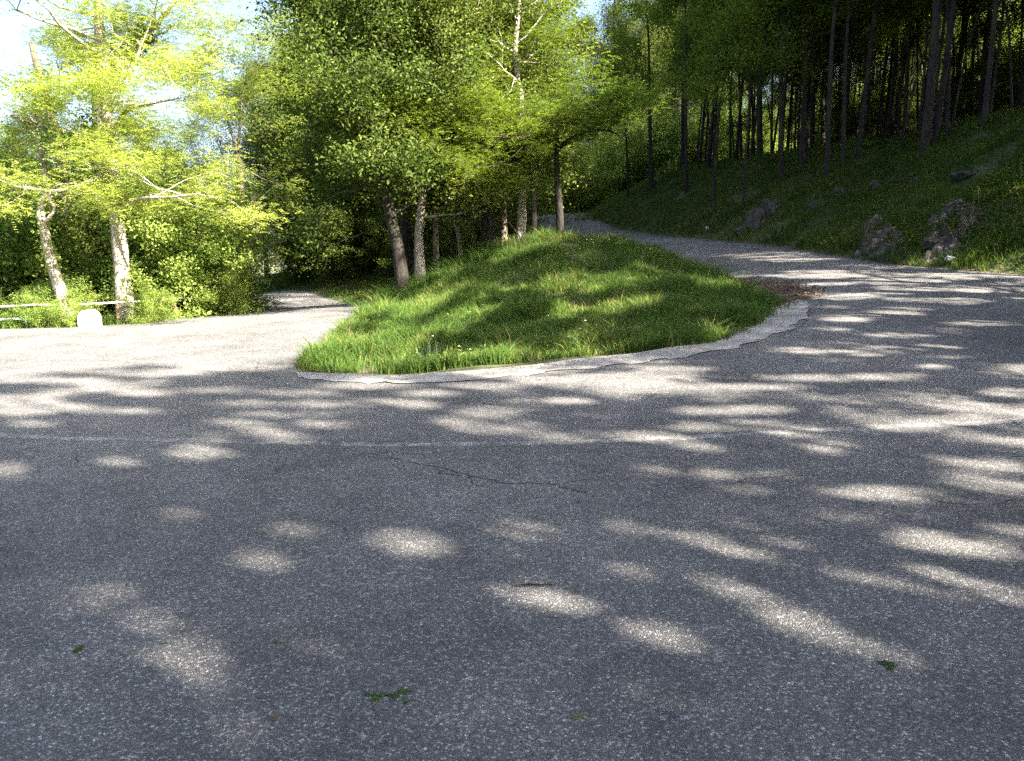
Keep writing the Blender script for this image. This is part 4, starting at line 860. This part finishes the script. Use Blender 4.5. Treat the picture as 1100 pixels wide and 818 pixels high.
# white flowers
fl = [(464, 380), (621, 372), (627, 368), (629, 270), (636, 275), (634, 268), (622, 280), (653, 271), (697, 280), (609, 387), (406, 355), (587, 360)]
for k, (u, v) in enumerate(fl):
    p = hit(u, v + 3); r = np.random.default_rng(800 + k); o = empty("white_flower", (p[0], p[1], Hs(p[0], p[1])))
    tag(o, "tiny white flower in the mound grass", "flower", "white flowers in the mound grass")
    h = .27 + r.uniform(0, .08); tb = Tubes(); tb.add([(0, 0, 0), (.01, .01, h * .5), (.02, 0, h)], [.004, .003, .003], 4); link("stem", tb.mesh("stem", M['grass']), o)
    V = [(.02, 0, h + .01)]; m = 16
    for j in range(m): th = 6.283 * j / m; rr = .018 if j % 2 else .01; V.append((.02 + rr * math.cos(th), rr * math.sin(th) * .7 - .008 * math.sin(th), h + .012 + rr * .7 * math.sin(th)))
    link("petals", np_mesh("petals", V, None, [(0, 1 + j, 1 + (j + 1) % m) for j in range(m)], [M['petal']], False, {"tint": [.5] * (m + 1)}), o)
# silver-leaved weed and tall tufts
def tuft(u, v, n, h, wid, mat, label, seed, cat="plant", name="weed_plant", lean=.5, rad_=.12, grp="single plants in the mound grass"):
    p = hit(u, v); r = np.random.default_rng(seed); V = []; Q = []; Tt = []; o_ = np.array([0, 0, 0.])
    for k in range(n):
        a = r.uniform(0, 6.283); b = r.uniform(0, 6.283); rr = rad_ * math.sqrt(r.random()); x0 = np.array([rr * math.cos(b), rr * math.sin(b), -.02]); hh = h * r.uniform(.55, 1.1); L = hh * r.uniform(.15, lean)
        w = wid * r.uniform(.6, 1.2) / 2; sx = np.array([-math.sin(a), math.cos(a), 0]) * w; dr = np.array([math.cos(a), math.sin(a), 0])
        b0 = len(V)
        for f, ws in ((0, .7), (.4, 1), (.75, .7)): c = x0 + dr * L * f * f + np.array([0, 0, hh * (f - .18 * f * f)]); V += [c - sx * ws, c + sx * ws]
        V.append(x0 + dr * L + np.array([0, 0, hh * .8])); Q += [(b0, b0 + 1, b0 + 3, b0 + 2), (b0 + 2, b0 + 3, b0 + 5, b0 + 4), (b0 + 4, b0 + 5, b0 + 6, b0 + 6)]; Tt += [r.uniform(.2, .8)] * 7
    Qa = np.array(Q); dg = Qa[:, 2] == Qa[:, 3]
    return tag(link(name, np_mesh("tuft", V, Qa[~dg], Qa[dg][:, :3], [M[mat]], False, {"tint": Tt}), loc=(p[0], p[1], Hs(p[0], p[1]))), label, cat, grp)
tuft(466, 384, 16, .36, .016, 'silver', "silvery-leaved weed in the grass near the mound front", 901)
tuft(453, 386, 10, .28, .014, 'silver', "second silvery weed just left of the tall silvery one", 902)
tuft(582, 372, 18, .22, .03, 'silver', "pale round-leaved weed right of the tan stone", 903)
tuft(575, 250, 90, .65, .014, 'grass', "tall bright grass clump at the foot of the tall pale trunk", 904, "grass clump", "grass_clump", .9, .4)
tuft(590, 256, 70, .55, .014, 'grass', "tall bright grass clump left of the short dark trunk", 905, "grass clump", "grass_clump", .9, .35)
tuft(548, 268, 70, .55, .014, 'grass', "tall grass clump between the thick dark and the tall pale trunk", 906, "grass clump", "grass_clump", .9, .4)
tuft(520, 282, 60, .45, .014, 'grass', "grass clump before the thickest dark trunk", 907, "grass clump", "grass_clump", .9, .35)
tuft(432, 391, 40, .2, .03, 'bush', "round-leaved weed at the mound foot by the road", 908)
tuft(545, 388, 60, .3, .014, 'grass', "dense grass clump at the mound foot below the tan stone", 909, "grass clump", "grass_clump", .8, .2)
tuft(1058, 216, 60, .5, .03, 'grass', "bright leafy weed catching the sun on the right bank", 910, "plant", "weed_plant", .9, .3, "plants on the bank")
tuft(632, 238, 120, .7, .03, 'grass', "bright grass clump at the inside of the far bend", 911, "grass clump", "grass_clump", .8, .8, "plants on the bank")
p1, p2 = hit(556, 268), hit(562, 262); tb = Tubes(); tb.add([(0, 0, .1), (-.2, .05, .35), (-.42, .1, .62)], [.018, .016, .008], 5)
tag(link("fallen_branch", tb.mesh("br", M['bark']), loc=(p1[0] + .2, p1[1] - .1, Hs(p1[0] + .2, p1[1] - .1))), "thin broken branch leaning at the foot of the tall pale trunk", "branch")

# ------------------------------------------------------------------ light
ld = bpy.data.lights.new("sun", 'SUN'); ld.energy = 5.0; ld.angle = rad(.5); ld.color = (1, .89, .75)
lo = bpy.data.objects.new("sun", ld); col.objects.link(lo); lo.rotation_euler = sd.to_track_quat('Z', 'Y').to_euler(); lo.location = (0, 0, 40)
w = bpy.data.worlds.new("World"); sc.world = w; w.use_nodes = True; nt = w.node_tree; bg = nt.nodes["Background"]
sky = nt.nodes.new("ShaderNodeTexSky"); sky.sky_type = 'NISHITA'; sky.sun_disc = False; sky.sun_elevation = SUN_EL
sky.sun_rotation = math.pi / 2 - SUN_AZ; sky.air_density = .8; sky.dust_density = 5.0; sky.ozone_density = .9
nt.links.new(sky.outputs[0], bg.inputs[0]); bg.inputs[1].default_value = .066
sc.view_settings.view_transform = 'Standard'; sc.view_settings.look = 'None'; sc.view_settings.gamma = 1; sc.view_settings.exposure = 3.15
cy = sc.cycles; cy.max_bounces = 6; cy.diffuse_bounces = 3; cy.glossy_bounces = 2; cy.transmission_bounces = 3; cy.transparent_max_bounces = 4
cy.caustics_reflective = False; cy.caustics_refractive = False; cy.use_denoising = False; cy.sample_clamp_indirect = 3
